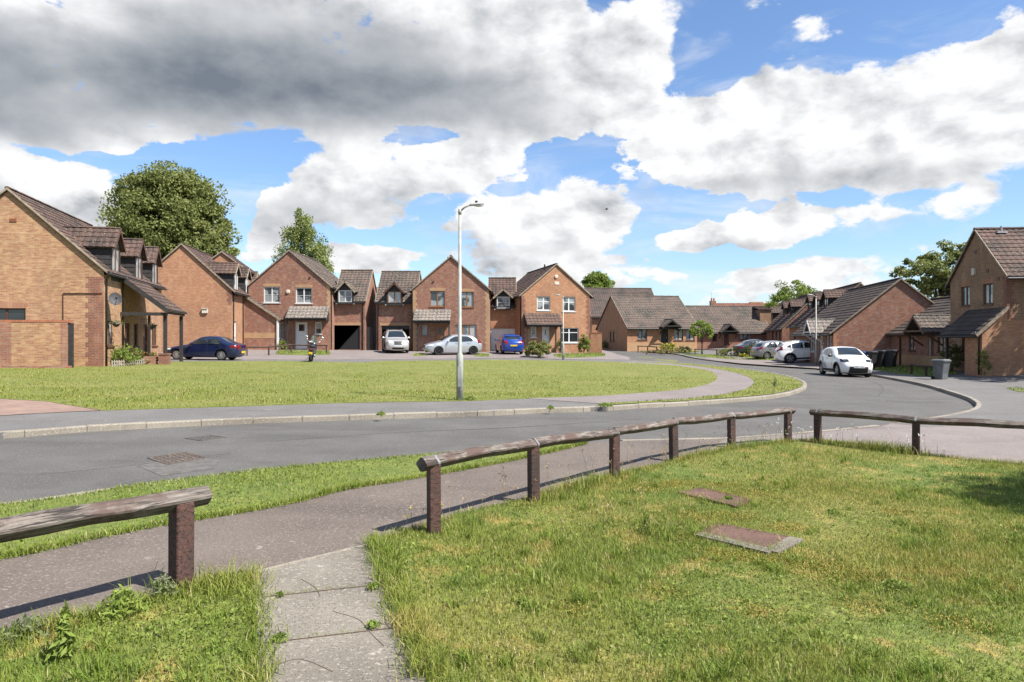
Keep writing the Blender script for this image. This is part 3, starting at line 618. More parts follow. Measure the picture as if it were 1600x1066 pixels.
def block(parent, b, wall='brick_red', roof='tile_grey', open_={}, rows=None, over=.12, eover=.28, fine=4, barge='mortar_edge', bargew=.085, back=True, slopes=('left','right'), cut={}):
    """walls with openings, tiled roof, verge boards, gutters"""
    mb=MB(); zb=b.z0-.4; th=.0
    mid=b.w*b.px
    for nm in ('front','back'):
        hs=[o['h'] for o in open_.get(nm,[])]
        wall_face(mb,b.fr[nm],[(0,zb),(b.w,zb),(b.w,b.e),(mid,b.k),(0,b.e)],hs)
    for nm in ('left','right'):
        hs=[o['h'] for o in open_.get(nm,[])]
        wall_face(mb,b.fr[nm],[(0,zb),(b.d,zb),(b.d,b.e),(0,b.e)],hs)
    mb.build('wall', wall, parent, recalc=False)
    rb=MB(); tt=.06
    pitchL=(b.k-b.e)/mid; pitchR=(b.k-b.e)/(b.w-mid)
    y0=-over; y1=b.d+over
    if 'left' in slopes:
        A=b.g(-eover,y1,b.e-eover*pitchL+tt); B=b.g(-eover,y0,b.e-eover*pitchL+tt); C=b.g(mid,y0,b.k+tt); D=b.g(mid,y1,b.k+tt); roof_slope(rb,A,B,C,D,fine)
    if 'right' in slopes:
        A=b.g(b.w+eover,y0,b.e-eover*pitchR+tt); B=b.g(b.w+eover,y1,b.e-eover*pitchR+tt); C=b.g(mid,y1,b.k+tt); D=b.g(mid,y0,b.k+tt); roof_slope(rb,A,B,C,D,fine)
    ridge_tiles(rb,b.g(mid,y0,b.k+tt+.03),b.g(mid,y1,b.k+tt+.03))
    rf=rb.build('roof', roof, parent, recalc=False)
    vb=MB()
    for yy in (y0-.012,y1-.03):
        for (x0_,z0_,x1_,z1_) in ((-eover,b.e-eover*pitchL,mid,b.k),(b.w+eover,b.e-eover*pitchR,mid,b.k)):
            vb=MB(); p=[b.g(x0_,yy,z0_+tt+.05),b.g(x1_,yy,z1_+tt+.05),b.g(x1_,yy,z1_+tt+.05-bargew*1.3),b.g(x0_,yy,z0_+tt+.05-bargew*1.3)]
            q=[v+Vector((b.Y.x,b.Y.y,0))*.04 for v in p]; vb.add(p+q,[(0,1,2,3),(7,6,5,4),(0,4,5,1),(3,2,6,7),(0,3,7,4),(1,5,6,2)]); vb.build('verge_board', barge, rf)
    for nm,xx,pt in (('left',-eover-.06,pitchL),('right',b.w+eover+.06,pitchR)):
        if nm in slopes:
            gb=MB(); zz=b.e-eover*pt-.02; gb.tube([b.g(xx,y0,zz),b.g(xx,y1,zz)],.06,8)
            x_=0 if nm=='left' else b.w; s=-1 if nm=='left' else 1                     # soffit board
            gb.add([b.g(x_,0,zz-.03),b.g(x_,b.d,zz-.03),b.g(x_+s*eover,b.d,zz-.03),b.g(x_+s*eover,0,zz-.03)],[(0,1,2,3)])
            gb.add([b.g(x_+s*eover,0,zz-.03),b.g(x_+s*eover,b.d,zz-.03),b.g(x_+s*eover,b.d,zz+.12),b.g(x_+s*eover,0,zz+.12)],[(0,1,2,3)]); gb.build('gutter','black_plastic',parent)
    for nm,lst in open_.items():
        for o in lst:
            k=o.get('kind','window'); h=o['h']
            if k=='window':
                make_window(parent,b.fr[nm],h,o.get('frame','white_upvc'),o.get('cols',2),o.get('rows',1),o.get('glass','glass'),o.get('sill',True),transom=o.get('transom'))
            elif k=='door': make_door(parent,b.fr[nm],h,o.get('mat','white_upvc'),o.get('g',2),framem=o.get('framem'),full=o.get('full',False))
            elif k=='garage': garage_door(parent,b.fr[nm],h,o['mat'])
            if o.get('lintel'): lintel(parent,b.fr[nm],h,o['lintel'],o.get('arch',.06))
    return rf
def pxhole(fr,x0,x1,y0,y1,zmin=None):
    u0,za=fr.px(x0,y1); u1,zb=fr.px(x1,y0); 
    if u1<u0: u0,u1=u1,u0
    return (u0,u1,za if zmin is None else max(za,zmin) if za>zmin else zmin,zb)
def dormer(parent, b, side, uc, w, z0, ze, zp, inset=.05, low=.3, frame='white_upvc', roof='tile_grey', cheek='black_timber', cols=2, rows=1, glass='glass', corner=False, roofover=.18):
    fr0=b.fr[side]; fr=Fr(fr0.o-fr0.N*inset, fr0.U, fr0.N); run=b.w*b.px if side=='left' else b.w*(1-b.px); pitch=(b.k-b.e)/run
    L=max(.3,(zp-b.e)/pitch-inset+.3); mb=MB(); u0,u1=uc-w/2,uc+w/2
    h=(u0+.10,u1-.10,z0+.12,ze-.06)
    if not corner: wall_face(mb,fr,[(u0,z0-low),(u1,z0-low),(u1,ze),(uc,zp),(u0,ze)],[h],.05)
    else: wall_face(mb,fr,[(u0,z0-low),(u1,z0-low),(u1,ze),(uc,zp),(u0,ze)],[h],.05)
    for u in (u0,u1): mb.add([fr.p(u,z0-low),fr.p(u,ze),fr.p(u,ze,-L),fr.p(u,z0-low,-L)],[(0,1,2,3)])
    for k in range(6):                                                 # lapped boards on the cheeks
        for u,s in ((u0,-1),(u1,1)):
            z=z0+(ze-z0)*k/6; mb.add([fr.p(u+s*.02,z,0),fr.p(u+s*.02,z,-L),fr.p(u,z+(ze-z0)/6,-L),fr.p(u,z+(ze-z0)/6,0)],[(0,1,2,3)])
    d=mb.build('dormer', cheek, parent)
    rb=MB(); o=roofover; pt=(zp-ze)/(w/2)
    roof_slope(rb,fr.p(u0-o,ze-o*pt+.04,-L),fr.p(u0-o,ze-o*pt+.04,o),fr.p(uc,zp+.04,o),fr.p(uc,zp+.04,-L),4)
    roof_slope(rb,fr.p(u1+o,ze-o*pt+.04,o),fr.p(u1+o,ze-o*pt+.04,-L),fr.p(uc,zp+.04,-L),fr.p(uc,zp+.04,o),4)
    ridge_tiles(rb,fr.p(uc,zp+.06,o),fr.p(uc,zp+.06,-L),.09)
    rb.build('dormer_roof', roof, d, recalc=False)
    vb=MB()
    for s in (-1,1): MB().beam(fr.p(uc+s*(w/2+o),ze-o*pt-.02,o+.02),fr.p(uc,zp-.02,o+.02),.03,.14).build('bargeboard', 'brown_wood' if frame!='white_upvc' else 'mortar_edge', d)
    win=make_window(d,fr,h,frame,cols,rows,glass,False,name='dormer_window',depth=.05)
    lb=MB(); 
    for s,u in ((-1,u0),(1,u1)): MB().fbox(fr,u-.13 if s<0 else u,u if s<0 else u+.13,z0-.02+low*.3,z0+.08+low*.3,-.5,-.02 if low==0 else .02).build('flashing','lead',d)
    return d
def canopy(parent, fr, u0,u1,zt,zb,proj, roof='tile_pale', posts=(), fine=4, sides=True, ztop_white=False, z0=0, postm='black_timber', cheekw=True):
    rb=MB(); roof_slope(rb,fr.p(u0,zb,proj),fr.p(u1,zb,proj),fr.p(u1,zt,0.02),fr.p(u0,zt,.02),fine)
    c=rb.build('porch_roof', roof, parent, recalc=False)
    fb=MB(); fb.fbox(fr,u0+.02,u1-.02,zb-.2,zb-.075,proj-.08,proj-.03)
    for u in (u0+.05,u1-.11) if sides else (): fb.add([fr.p(u,zb-.2,0),fr.p(u,zb-.2,proj-.05),fr.p(u,zb-.08,proj-.05),fr.p(u,zt-.1,0),fr.p(u+.05,zb-.2,0),fr.p(u+.05,zb-.2,proj-.05),fr.p(u+.05,zb-.08,proj-.05),fr.p(u+.05,zt-.1,0)],[(0,1,2,3),(7,6,5,4),(0,4,5,1),(1,5,6,2)])
    fb.tube([fr.p(u0,zb-.03,proj+.05),fr.p(u1,zb-.03,proj+.05)],.05,8)
    fb.build('fascia','black_timber',c)
    for u in posts: MB().fbox(fr,u-(.05 if sides else .08),u+(.05 if sides else .08),z0-.1,zb-.2,proj-(.2 if sides else .24),proj-.08).build('post',postm,c)
    return c
def pipe(parent, fr, u, z0, z1, off=.07, r=.04, mat='black_plastic'):
    MB().tube([fr.p(u,z0,off),fr.p(u,z1-.3,off),fr.p(u,z1-.1,off+.15),fr.p(u,z1,off+.18)],r,8).build('downpipe',mat,parent,smooth=True)
def gablet(parent, fr, uc, w, ze, zp, proj, back, roof='tile_grey', z0=0, barge='black_timber'):
    rb=MB(); o=.12; pt=(zp-ze)/(w/2)
    roof_slope(rb,fr.p(uc-w/2,ze,-back),fr.p(uc-w/2,ze,proj),fr.p(uc,zp,proj),fr.p(uc,zp,-back),4)
    roof_slope(rb,fr.p(uc+w/2,ze,proj),fr.p(uc+w/2,ze,-back),fr.p(uc,zp,-back),fr.p(uc,zp,proj),4)
    ridge_tiles(rb,fr.p(uc,zp+.03,proj),fr.p(uc,zp+.03,-back),.08)
    c=rb.build('porch_roof', roof, parent, recalc=False); vb=MB()
    for s in (-1,1):
        MB().beam(fr.p(uc+s*w/2,ze-.08,proj+.01),fr.p(uc,zp-.08,proj+.01),.05,.14).build('bargeboard', barge, c)
        MB().beam(fr.p(uc+s*(w/2-.1),ze-.1,0),fr.p(uc+s*(w/2-.1),ze-.1,proj),.08,.1).beam(fr.p(uc+s*(w/2-.1),ze-.75,.04),fr.p(uc+s*(w/2-.1),ze-.15,proj*.8),.06,.08).build('bracket', barge, c)
    MB().beam(fr.p(uc-w/2+.15,ze+.08,proj),fr.p(uc+w/2-.15,ze+.08,proj),.05,.1).build('tie_beam', barge, c); return c

# ------------------------------------------------------------------ vegetation
def leaves(name, C, size, mat, parent=None, up=None, aspect=.55, rnd=None, outw=None, wt=.6):
    n=len(C); a=RNG.normal(size=(n,3)); a/=np.linalg.norm(a,axis=1)[:,None]
    if up is not None: a=a*(1-wt)+np.array(up)*wt; a/=np.linalg.norm(a,axis=1)[:,None]
    r=RNG.normal(size=(n,3)); 
    if outw is not None: r=r+outw*1.2
    b=np.cross(a,r); b/=np.linalg.norm(b,axis=1)[:,None]+1e-9
    s=(size*RNG.uniform(.65,1.35,n))[:,None]
    V=np.stack([C-a*s*.5, C+b*s*aspect*.5, C+a*s*.5, C-b*s*aspect*.5],1).reshape(-1,3)
    rr=RNG.uniform(0,1,n) if rnd is None else rnd
    return npmesh(name, V, np.arange(4*n), np.full(n,4), mat, parent, np.repeat(rr,4))
def crown_points(ells, n, clump=.16, shell=(.55,1.0), nclump=70, droop=0, flat=.7):
    vol=np.array([e[3]*e[4]*e[5] for e in ells])**(2/3); vol/=vol.sum(); out=[];outn=[];rn=[];cc=[]
    for e,p in zip(ells,vol):
        m=max(6,int(nclump*p)); d=RNG.normal(size=(m,3)); d/=np.linalg.norm(d,axis=1)[:,None]; d[:,2]=np.where(d[:,2]<-.75,-d[:,2],d[:,2])
        rr=RNG.uniform(shell[0]**2,shell[1]**2,m)**.5; c=np.array(e[:3])+d*rr[:,None]*np.array(e[3:6]); cc.append(c)
        cr=clump*min(e[3:6])*RNG.uniform(.7,1.6,m); k=int(n*p/m)+1
        q=RNG.normal(size=(m,k,3)); q/=np.linalg.norm(q,axis=2)[:,:,None]; q*=(RNG.uniform(.25,1,(m,k))**.5)[:,:,None]; q[:,:,2]*=flat
        pt=c[:,None,:]+q*cr[:,None,None]
        if droop: pt[:,:,2]-=np.abs(RNG.exponential(droop,(m,k)))
        out.append(pt.reshape(-1,3)); dd=np.repeat(d,k,0)*.5+q.reshape(-1,3); outn.append(dd/(np.linalg.norm(dd,axis=1)[:,None]+1e-9)); rn.append(np.clip(np.repeat(RNG.uniform(0,1,m),k)*.55+RNG.uniform(0,.45,m*k),0,1))
    return np.concatenate(out),np.concatenate(outn),np.concatenate(rn),np.concatenate(cc)
def tree(name, label, cat, x, y, ells, n, leaf, mat, tr=.3, bark='bark', clump=.2, nclump=90, droop=0, limbs=14, shell=(.55,1.), group=None, wt=.35, trunk_top=None, z=None):
    zb=float(gz(x,y))-.05 if z is None else z
    t=thing(name,label,cat,(x,y,zb),group=group)
    E=[(x+e[0],y+e[1],zb+e[2])+tuple(e[3:6]) for e in ells]
    C,nn,rn,cc=crown_points(E,n,clump,shell,nclump,droop)
    leaves('crown',C,leaf,mat,t,rnd=rn,outw=nn,up=(0,0,-1) if droop else None,wt=wt)
    mb=MB(); top=trunk_top or (sum(e[2]*e[5] for e in E)/sum(e[5] for e in E)); c0=Vector((x,y,zb)); hx=sum(e[0] for e in E)/len(E); 
    pts=[c0+Vector((0,0,-.1)),c0+Vector((0,0,.3)),c0+Vector((.05*tr,0,(top-zb)*.4)),Vector((x*.6+hx*.4,y,top))]
    mb.tube(pts,[tr*1.35,tr,tr*.8,tr*.35],9)
    idx=RNG.choice(len(cc),min(limbs,len(cc)),replace=False)
    for i in idx:
        f=RNG.uniform(.3,.95); s=pts[1].lerp(pts[3],f); e=Vector(cc[i]); m=s.lerp(e,.5)+Vector((0,0,abs((e-s).length)*.08)); mb.tube([s,m,e],[tr*.35,tr*.2,tr*.06],5)
        e2=e+Vector(RNG.normal(size=3)*.12*(e-s).length); mb.tube([m,e2],[tr*.15,tr*.04],4)
    mb.build('trunk',bark,t,smooth=True); return t
def shrub(name,label,cat,x,y,r,h,n,leaf,mat,group=None,flowers=None,z=None):
    zb=float(gz(x,y)) if z is None else z
    t=thing(name,label,cat,(x,y,zb),group=group); E=[(x,y,zb+h*.5,r,r,h*.5),(x+r*.3,y-.1,zb+h*.42,r*.7,r*.7,h*.45),(x-r*.35,y,zb+h*.4,r*.65,r*.7,h*.42)]
    C,nn,rn,cc=crown_points(E,n,.34,(.35,1),50); C[:,2]=np.maximum(C[:,2],zb+.02); leaves('foliage',C,leaf,mat,t,rnd=rn,outw=nn)
    mb=MB()
    for i in range(6): a=random.uniform(0,6.28); mb.tube([(x,y,zb-.05),(x+math.cos(a)*r*.5,y+math.sin(a)*r*.5,zb+h*.55)],[.02,.008],5)
    mb.build('stem','bark',t)
    if flowers:
        k=RNG.choice(len(C),flowers[1]); m=C[k]+nn[k]*.05; leaves('flowers',m,flowers[2],flowers[0],t,aspect=1.0)
    return t
def blades(name, poly, sampler, mat, hgt, wid, lean=.45, z=0.016, avoid=(), label=None, hfun=None, grp=None):
    X,Y=sampler; k=inpoly(X,Y,poly)
    for a in avoid: k&=~inpoly(X,Y,a)
    X=X[k];Y=Y[k]; n=len(X); Z=gz(X,Y)+z; h=hgt*RNG.uniform(.45,1.25,n)
    cl=(np.sin(X*2.1+1.3*np.sin(Y*1.7))+np.sin(Y*2.7+1.1*np.sin(X*3.1)))*.25+1; h=h*cl
    if hfun is not None: h=h*hfun(X,Y)
    a=RNG.uniform(0,2*np.pi,n); w=wid*RNG.uniform(.6,1.3,n); ln=h*RNG.uniform(.1,lean*2,n); b=a+np.pi/2+RNG.normal(0,.5,n)
    c,s=np.cos(a)*w/2,np.sin(a)*w/2; lx,ly=np.cos(b),np.sin(b)
    P0=np.stack([X-c,Y-s,Z],1);P1=np.stack([X+c,Y+s,Z],1)
    mx,my=X+lx*ln*.35,Y+ly*ln*.35
    P2=np.stack([mx+c*.75,my+s*.75,Z+h*.6],1);P3=np.stack([mx-c*.75,my-s*.75,Z+h*.6],1)
    P4=np.stack([X+lx*ln,Y+ly*ln,Z+h*.97],1)
    V=np.stack([P0,P1,P2,P3,P4],1).reshape(-1,3); base=np.arange(n)*5
    lo=np.stack([base,base+1,base+2,base+3,base+3,base+2,base+4],1).ravel(); lt=np.tile([4,3],n)
    o=npmesh(name,V,lo,lt,mat,None,np.repeat(RNG.uniform(0,1,n),5)); return tag(o,label,'grass',kind='stuff')
def scatter(x0,x1,y0,y1,d): n=int((x1-x0)*(y1-y0)*d); return RNG.uniform(x0,x1,n),RNG.uniform(y0,y1,n)
def frustum(y0,y1,d,pad=1.0):                                          # points over the strip of ground the photo can show
    n=int((y1-y0)*(y1+y0)*.5*1.6*d); Y=RNG.uniform(y0,y1,n); X=RNG.uniform(-1,1,n)*(Y*.78+pad); return X,Y

# ------------------------------------------------------------------ knee rail fences
def rail_post(parent, x, y, h, ang, w=.11, mat='post_wood', strap=True, lean=(0,0)):
    zb=float(gz(x,y)); o=MB(); c=math.cos(ang); s=math.sin(ang)
    mb=MB(); mb.bevbox((-w/2,-w/2,-.25),(w/2,w/2,h),.007)
    mb.v=[Vector((x+p.x*c-p.y*s+lean[0]*p.z,y+p.x*s+p.y*c+lean[1]*p.z,zb+p.z)) for p in mb.v]
    return mb.build('post',mat,parent)
def rail(parent, a, b, w=.105, h=.10, mat='rail_wood', wob=.012, strap=()):
    a=Vector(a);b=Vector(b);d=(b-a);L=d.length;d.normalize();s=d.cross(Vector((0,0,1))).normalized();u=s.cross(d); n=max(2,int(L/.22))
    sec=[(-.10,-.46),(.10,-.46),(.48,-.06),(.50,.06),(.14,.47),(-.12,.49),(-.5,.06),(-.48,-.06)]; mb=MB(); m=len(sec)
    for i in range(n+1):
        t=i/n; p=a.lerp(b,t)+s*random.uniform(-wob,wob)*.5+u*(math.sin(t*5+a.x)*wob+random.uniform(-wob,wob)*.35)
        k=1+random.uniform(-.05,.05)
        for (q,r) in sec: mb.v.append(p+s*q*w*k+u*(r*h*k+random.uniform(-.002,.002)))
    for i in range(n):
        for k in range(m): mb.f.append((i*m+k,i*m+(k+1)%m,(i+1)*m+(k+1)%m,(i+1)*m+k))
    mb.f.append(tuple(range(m-1,-1,-1))); mb.f.append(tuple(n*m+k for k in range(m)))
    # build about its own origin so the grain runs along the rail
    ang=math.atan2(d.y,d.x); mid=a.copy(); c=math.cos(-ang);sn=math.sin(-ang)
    off=parent_world(parent); mb.v=[Vector(((p.x-mid.x)*c-(p.y-mid.y)*sn,(p.x-mid.x)*sn+(p.y-mid.y)*c,p.z-mid.z)) for p in mb.v]
    o=mb.build('rail',mat,None); o.parent=parent; o.location=mid-off; o.rotation_euler=(0,0,ang); return o
def strap(parent, x,y,z, ang, w=.026, post=.11):
    mb=MB(); c=math.cos(ang); s=math.sin(ang)
    pr=[(-.062,-.006),(-.062,.010),(-.014,.060),(.016,.059),(.062,.010),(.062,-.006)]
    vs=[]
    for (q,h) in pr:
        for e in (-w/2,w/2): vs.append(Vector((x+c*e-s*q,y+s*e+c*q,z+h)))
    mb.add(vs,[(2*i,2*i+1,2*i+3,2*i+2) for i in range(len(pr)-1)])
    return mb.build('strap','strap_grey',parent)
def knee_fence(label, pts, hs, cat='fence', group=None, over=(.12,.12), w=.11, straps=True, mat='rail_wood', pm='post_wood', near=False):
    x0,y0=pts[0]; t=thing('knee_rail_fence',label,cat,(x0,y0,float(gz(x0,y0))),group=group); n=len(pts); tops=[]
    for i,(x,y) in enumerate(pts):
        a=pts[max(0,i-1)];b=pts[min(n-1,i+1)]; ang=math.atan2(b[1]-a[1],b[0]-a[0]); rail_post(t,x,y,hs[i]+.03,ang*(.45 if (near and straps and n>4) else 1),w,pm,lean=(random.uniform(-.02,.02),random.uniform(-.02,.02)) if near else (0,0))
        tops.append(Vector((x,y,float(gz(x,y))+hs[i]+.045)))
        if straps and near and True: strap(t,x,y,tops[-1].z-.005,ang)
    for i in range(n-1):
        a,b=tops[i],tops[i+1]; d=(b-a).normalized()
        if i==0: a=a-d*over[0]
        if i==n-2: b=b+d*over[1]
        rail(t,a,b,w*1.22,w*1.16,mat,.008 if near else .005)
    return t

# ------------------------------------------------------------------ vehicles
def crspl(pts,n=7):
    return dens(pts,n)
def car(name,label,cat,x,y,rz,S,paint_,group=None,rim='rim',lift=0,plate=None,scale=1.0,yellow=False,white=True):
    """S: outline control points front->rear (x,z); x=0 nose"""
    L=S['L'];W=S['W'];belt=S['belt'];zr=S['roof'];wr=S['wr'];axf,axr=S['ax']; sill=.20
    n=6; top=crspl(S['out'],n); T=np.array(top)
    def edge_d(px,pz):
        p=np.array([px,pz]); a=T[:-1]; b=T[1:]; ab=b-a; t=np.clip(((p-a)*ab).sum(1)/((ab**2).sum(1)+1e-9),0,1); return np.linalg.norm(a+ab*t[:,None]-p,axis=1).min()
    def hw(px,pz):
        w=W
        if px<.9: w-=W*.20*((.9-px)/.9)**2.2
        if px>L-.7: w-=W*.13*((px-L+.7)/.7)**2.2
        if pz>belt: w-=(pz-belt)*S.get('tumble',.42)
        else: w-=.05*((pz-.62)/.4)**2
        r=S.get('fil',.13); d=edge_d(px,pz)
        if d<r: w-=.11*(1-d/r)**2
        return max(w,.05)
    hx=L/2
    t=thing(name,label,cat,(0,0,0),group=group)
    ra=wr+.055; zb=.21; bot=[]
    def arc(ax): return [(ax+ra*math.cos(a),wr+ra*math.sin(a)) for a in np.linspace(math.asin((zb-wr)/ra),math.pi-math.asin((zb-wr)/ra),13)]
    poly=list(top)+arc(axr)+arc(axf)
    def sidepatch(poly,off,sp=.11,sides=(-1,1)):
        xs=[p[0] for p in poly];zs=[p[1] for p in poly]; XX,ZZ=np.meshgrid(np.arange(min(xs)+sp*.5,max(xs),sp),np.arange(min(zs)+sp*.5,max(zs),sp)); XX=XX.ravel();ZZ=ZZ.ravel(); k=inpoly(XX,ZZ,poly)
        m=len(poly); pt=[]
        for i in range(m):
            pt.append(Vector(poly[i]))
        r=delaunay_2d_cdt(pt+[Vector((a,b)) for a,b in zip(XX[k],ZZ[k])],[],[list(range(m))],1,1e-5); mb=MB(); vs=[(v.x,v.y) for v in r[0]]
        for s in sides:
            base=len(mb.v); mb.v.extend([Vector((vx-hx,s*(hw(vx,vz)+off),vz)) for vx,vz in vs]); mb.f.extend([tuple(base+i for i in (f if s<0 else reversed(f))) for f in r[2]])
        return mb
    def strip(i0,i1,off,t0=-1,t1=1,k=8,both=False):
        mb=MB(); idx=range(i0,i1+1)
        for (a,b) in (((t0,t1),) if not both else ((t0,t1),(-t1,-t0))):
            base=len(mb.v)
            for i in idx:
                p=T[i]; d=T[min(i+1,len(T)-1)]-T[max(i-1,0)]; d=d/np.linalg.norm(d); nn=np.array([-d[1],d[0]]); b_=hw(*p)
                for j in range(k+1):
                    tt=a+(b-a)*j/k; bow=(.075 if abs(nn[0])>.6 else .035)*(1-tt*tt)+off; mb.v.append(Vector((p[0]+nn[0]*bow-hx,tt*b_,p[1]+nn[1]*bow)))
            m=len(idx)
            for i in range(m-1):
                for j in range(k): mb.f.append((base+i*(k+1)+j,base+i*(k+1)+j+1,base+(i+1)*(k+1)+j+1,base+(i+1)*(k+1)+j))
        return mb
    body=sidepatch(poly,0); st=strip(0,len(T)-1,0); base=len(body.v); body.v+=st.v; body.f+=[tuple(i+base for i in f) for f in st.f]
    bo=body.build('body',paint_,t,smooth=True,weld=True)
    K=S['k']   # outline indices of features: cowl, roof front, roof rear, rear glass base
    def ci(k): return int(round(k*n))
    strip(ci(K[0])+1,ci(K[1])-1,.006,-.9,.9).build('windscreen','glass_car',t,smooth=True)
    strip(ci(K[2])+1,ci(K[3])-1,.006,-.84,.84).build('rear_window','glass_car',t,smooth=True)
    for sd in (-1,1):
        for w in S['wins']: sidepatch(w,.008,.15,(sd,)).build('side_window','glass_car',t,smooth=True)
    for sd in (-1,1):
        for w in S.get('trims',[]): sidepatch(w,.006,.15,(sd,)).build('cladding','trim',t,smooth=True)
    for sd in (-1,1):
        for w,m in S.get('deco',[]): sidepatch(w,.010,.15,(sd,)).build('graphic',m,t,smooth=True)
    # door seams and handles
    for s in (-1,1):
        for (xx,z0,z1) in S['seams']:
            mb=MB(); q=[(xx,z0+(z1-z0)*k/6) for k in range(7)]; mb.tube([Vector((a-hx,s*(hw(a,b)+.001),b)) for a,b in q],.006,4); mb.build('door_seam','trim',t)
        for hxx in S['handles']: MB().beam((hxx-hx-.09,s*(hw(hxx,belt-.1)+.02),belt-.09),(hxx-hx+.09,s*(hw(hxx,belt-.1)+.02),belt-.09),.03,.035).build('door_handle',S.get('hmat',paint_),t)
        mx=S['mir']; m=MB(); m.blob((mx-hx,s*(hw(mx,belt)+.12),belt+.07),(.075,.11,.075),10,6); m.beam((mx-hx,s*(hw(mx,belt)-.02),belt+.02),(mx-hx,s*(hw(mx,belt)+.1),belt+.04),.05,.03); m.build('wing_mirror',S.get('mmat',paint_),t,smooth=True)
    # lights
    for kk,nm,mm,t0 in (('hl','headlight',S.get('hlmat','headlight'),S.get('hlt',.56)),('tl','tail_light',S.get('tlmat','taillight'),S.get('tlt',.62))):
        f0,f1=S[kk]
        for sd in (-1,1):
            a=strip(f0,f1,.010,*((t0,1.0) if sd>0 else (-1.0,-t0)),5); sp=sidepatch(S[kk+'side'],.010,.1,(sd,)); b_=len(a.v); a.v+=sp.v; a.f+=[tuple(i+b_ for i in f) for f in sp.f]; a.build(nm,mm,t,smooth=True)
    f0,f1=S['gr']; strip(f0,f1,.012,-S.get('grw',.45),S.get('grw',.45),8).build('grille','trim',t,smooth=True)
    if S.get('gr2'): f0,f1,gw=S['gr2']; strip(f0,f1,.014,-gw,gw,8).build('air_intake','trim',t,smooth=True)
    nn=len(T)-1
    if plate!='none':
        for (i,m,nx) in ((S['pf'],'white_plate',-1),(S['pr'],'yellow_plate',1)):
            p=T[i]; xx=p[0]-hx+nx*.10; MB().bevbox((xx-.012,-.26,p[1]-.055),(xx+.012,.26,p[1]+.055),.003).build('number_plate',m,t)
            if plate:
                cu=bpy.data.curves.new('lettering','FONT'); cu.body=plate; cu.size=.105; cu.align_x='CENTER'; cu.align_y='CENTER'; cu.extrude=.001
                tmp=bpy.data.objects.new('tmp',cu); me=bpy.data.meshes.new_from_object(tmp); bpy.data.objects.remove(tmp)
                o=bpy.data.objects.new('lettering',me); me.materials.append(M_('paint_black')); COL.objects.link(o); o.parent=t
                o.location=(xx+nx*.015,0,p[1]); o.rotation_euler=(math.pi/2,0,-math.pi/2 if nx<0 else math.pi/2)
    # underside and wheels
    ub=MB(); ub.box((.35-hx,-W*.80,.17),(L-.3-hx,W*.80,.22)); ub.box((axf-ra-hx,-W*.72,.2),(axf+ra-hx,W*.72,.2+ra*1.45)); ub.box((axr-ra-hx,-W*.72,.2),(axr+ra-hx,W*.72,.2+ra*1.45)); ub.build('underbody','trim',t)
    for ax in (axf,axr):
        for s in (-1,1):
            yo=s*(W-.045); yi=s*(W-.045-.20)
            w=MB(); w.lathe([(wr*.66,yi),(wr*.95,yi),(wr,yi+s*.03),(wr,yo-s*.035),(wr*.955,yo),(wr*.68,yo),(wr*.66,yo-s*.03)],28,'y',(ax-hx,0,wr)); wo=w.build('wheel','tyre',t,smooth=True)
            r=MB(); r.lathe([(wr*.68,yo-s*.005),(wr*.62,yo-s*.0),(wr*.60,yo-s*.05)],28,'y',(ax-hx,0,wr)); ns=S.get('sp',5)
            for k in range(ns):
                an=2*math.pi*k/ns+.3; c=Vector((ax-hx,yo-s*.02,wr)); e=c+Vector((math.cos(an),0,math.sin(an)))*wr*.63; r.beam(c,e,.03 if ns>6 else .06,.05,up=(0,1,0))
            r.lathe([(.0,yo-s*.005),(.06,yo-s*.01),(.07,yo-s*.04)],14,'y',(ax-hx,0,wr)); r.build('rim',rim,wo)
            MB().lathe([(0,yo-s*.07),(wr*.64,yo-s*.07)],20,'y',(ax-hx,0,wr)).build('brake_disc','trim',wo)
    if S.get('rails'):
        for s in (-1,1):
            q=[i for i in range(ci(K[1])+2,ci(K[2])-1)]; MB().tube([Vector((T[i][0]-hx,s*(hw(*T[i])*.97),T[i][1]+.045)) for i in q],.018,6).build('roof_rail','lamp_head',t)
    if S.get('spoiler'):
        i=ci(K[2]); p=T[i]; MB().bevbox((p[0]-hx-.02,-W*.68,p[1]-.03),(p[0]-hx+.2,W*.68,p[1]+.012),.01).build('spoiler',S['spoiler'],t)
    # plant on the ground
    t.rotation_euler=(0,0,rz); t.scale=(scale,)*3
    # the front faces local -x
    c=math.cos(rz); s=math.sin(rz); e=.9
    zx=(float(gz(x+c*e,y+s*e))-float(gz(x-c*e,y-s*e)))/(2*e); zy=(float(gz(x-s*e,y+c*e))-float(gz(x+s*e,y-c*e)))/(2*e)
    t.location=(x,y,float(gz(x,y))+lift); t.rotation_euler=(math.atan(zy),-math.atan(zx),rz)
    return t
SEDAN=dict(L=4.40,W=.86,belt=.93,roof=1.41,wr=.315,ax=(.80,3.47),
  out=[(.16,.21),(.02,.38),(.05,.60),(.35,.73),(.95,.86),(1.45,.94),(1.85,1.20),(2.25,1.38),(2.75,1.415),(3.25,1.35),(3.75,1.10),(4.12,.99),(4.36,.92),(4.38,.60),(4.32,.30),(4.2,.22)],k=(5,7,9,10),
  wins=[[(1.62,.965),(1.98,1.18),(2.32,1.325),(2.60,1.345),(2.60,.965)],[(2.69,.965),(2.69,1.345),(2.95,1.335),(3.22,1.27),(3.46,1.10),(3.40,.97)]],
  seams=[(1.55,.3,.93),(2.64,.3,1.33),(3.42,.62,.95)],handles=(2.42,3.25),mir=1.72,hl=(12,17),hlside=[(.08,.58),(.40,.60),(.48,.70),(.25,.70),(.08,.64)],tl=(72,77),tlside=[(4.0,.72),(4.37,.72),(4.36,.88),(4.12,.93),(4.0,.85)],gr=(9,14),pf=7,pr=80,sp=11,tlt=.55)
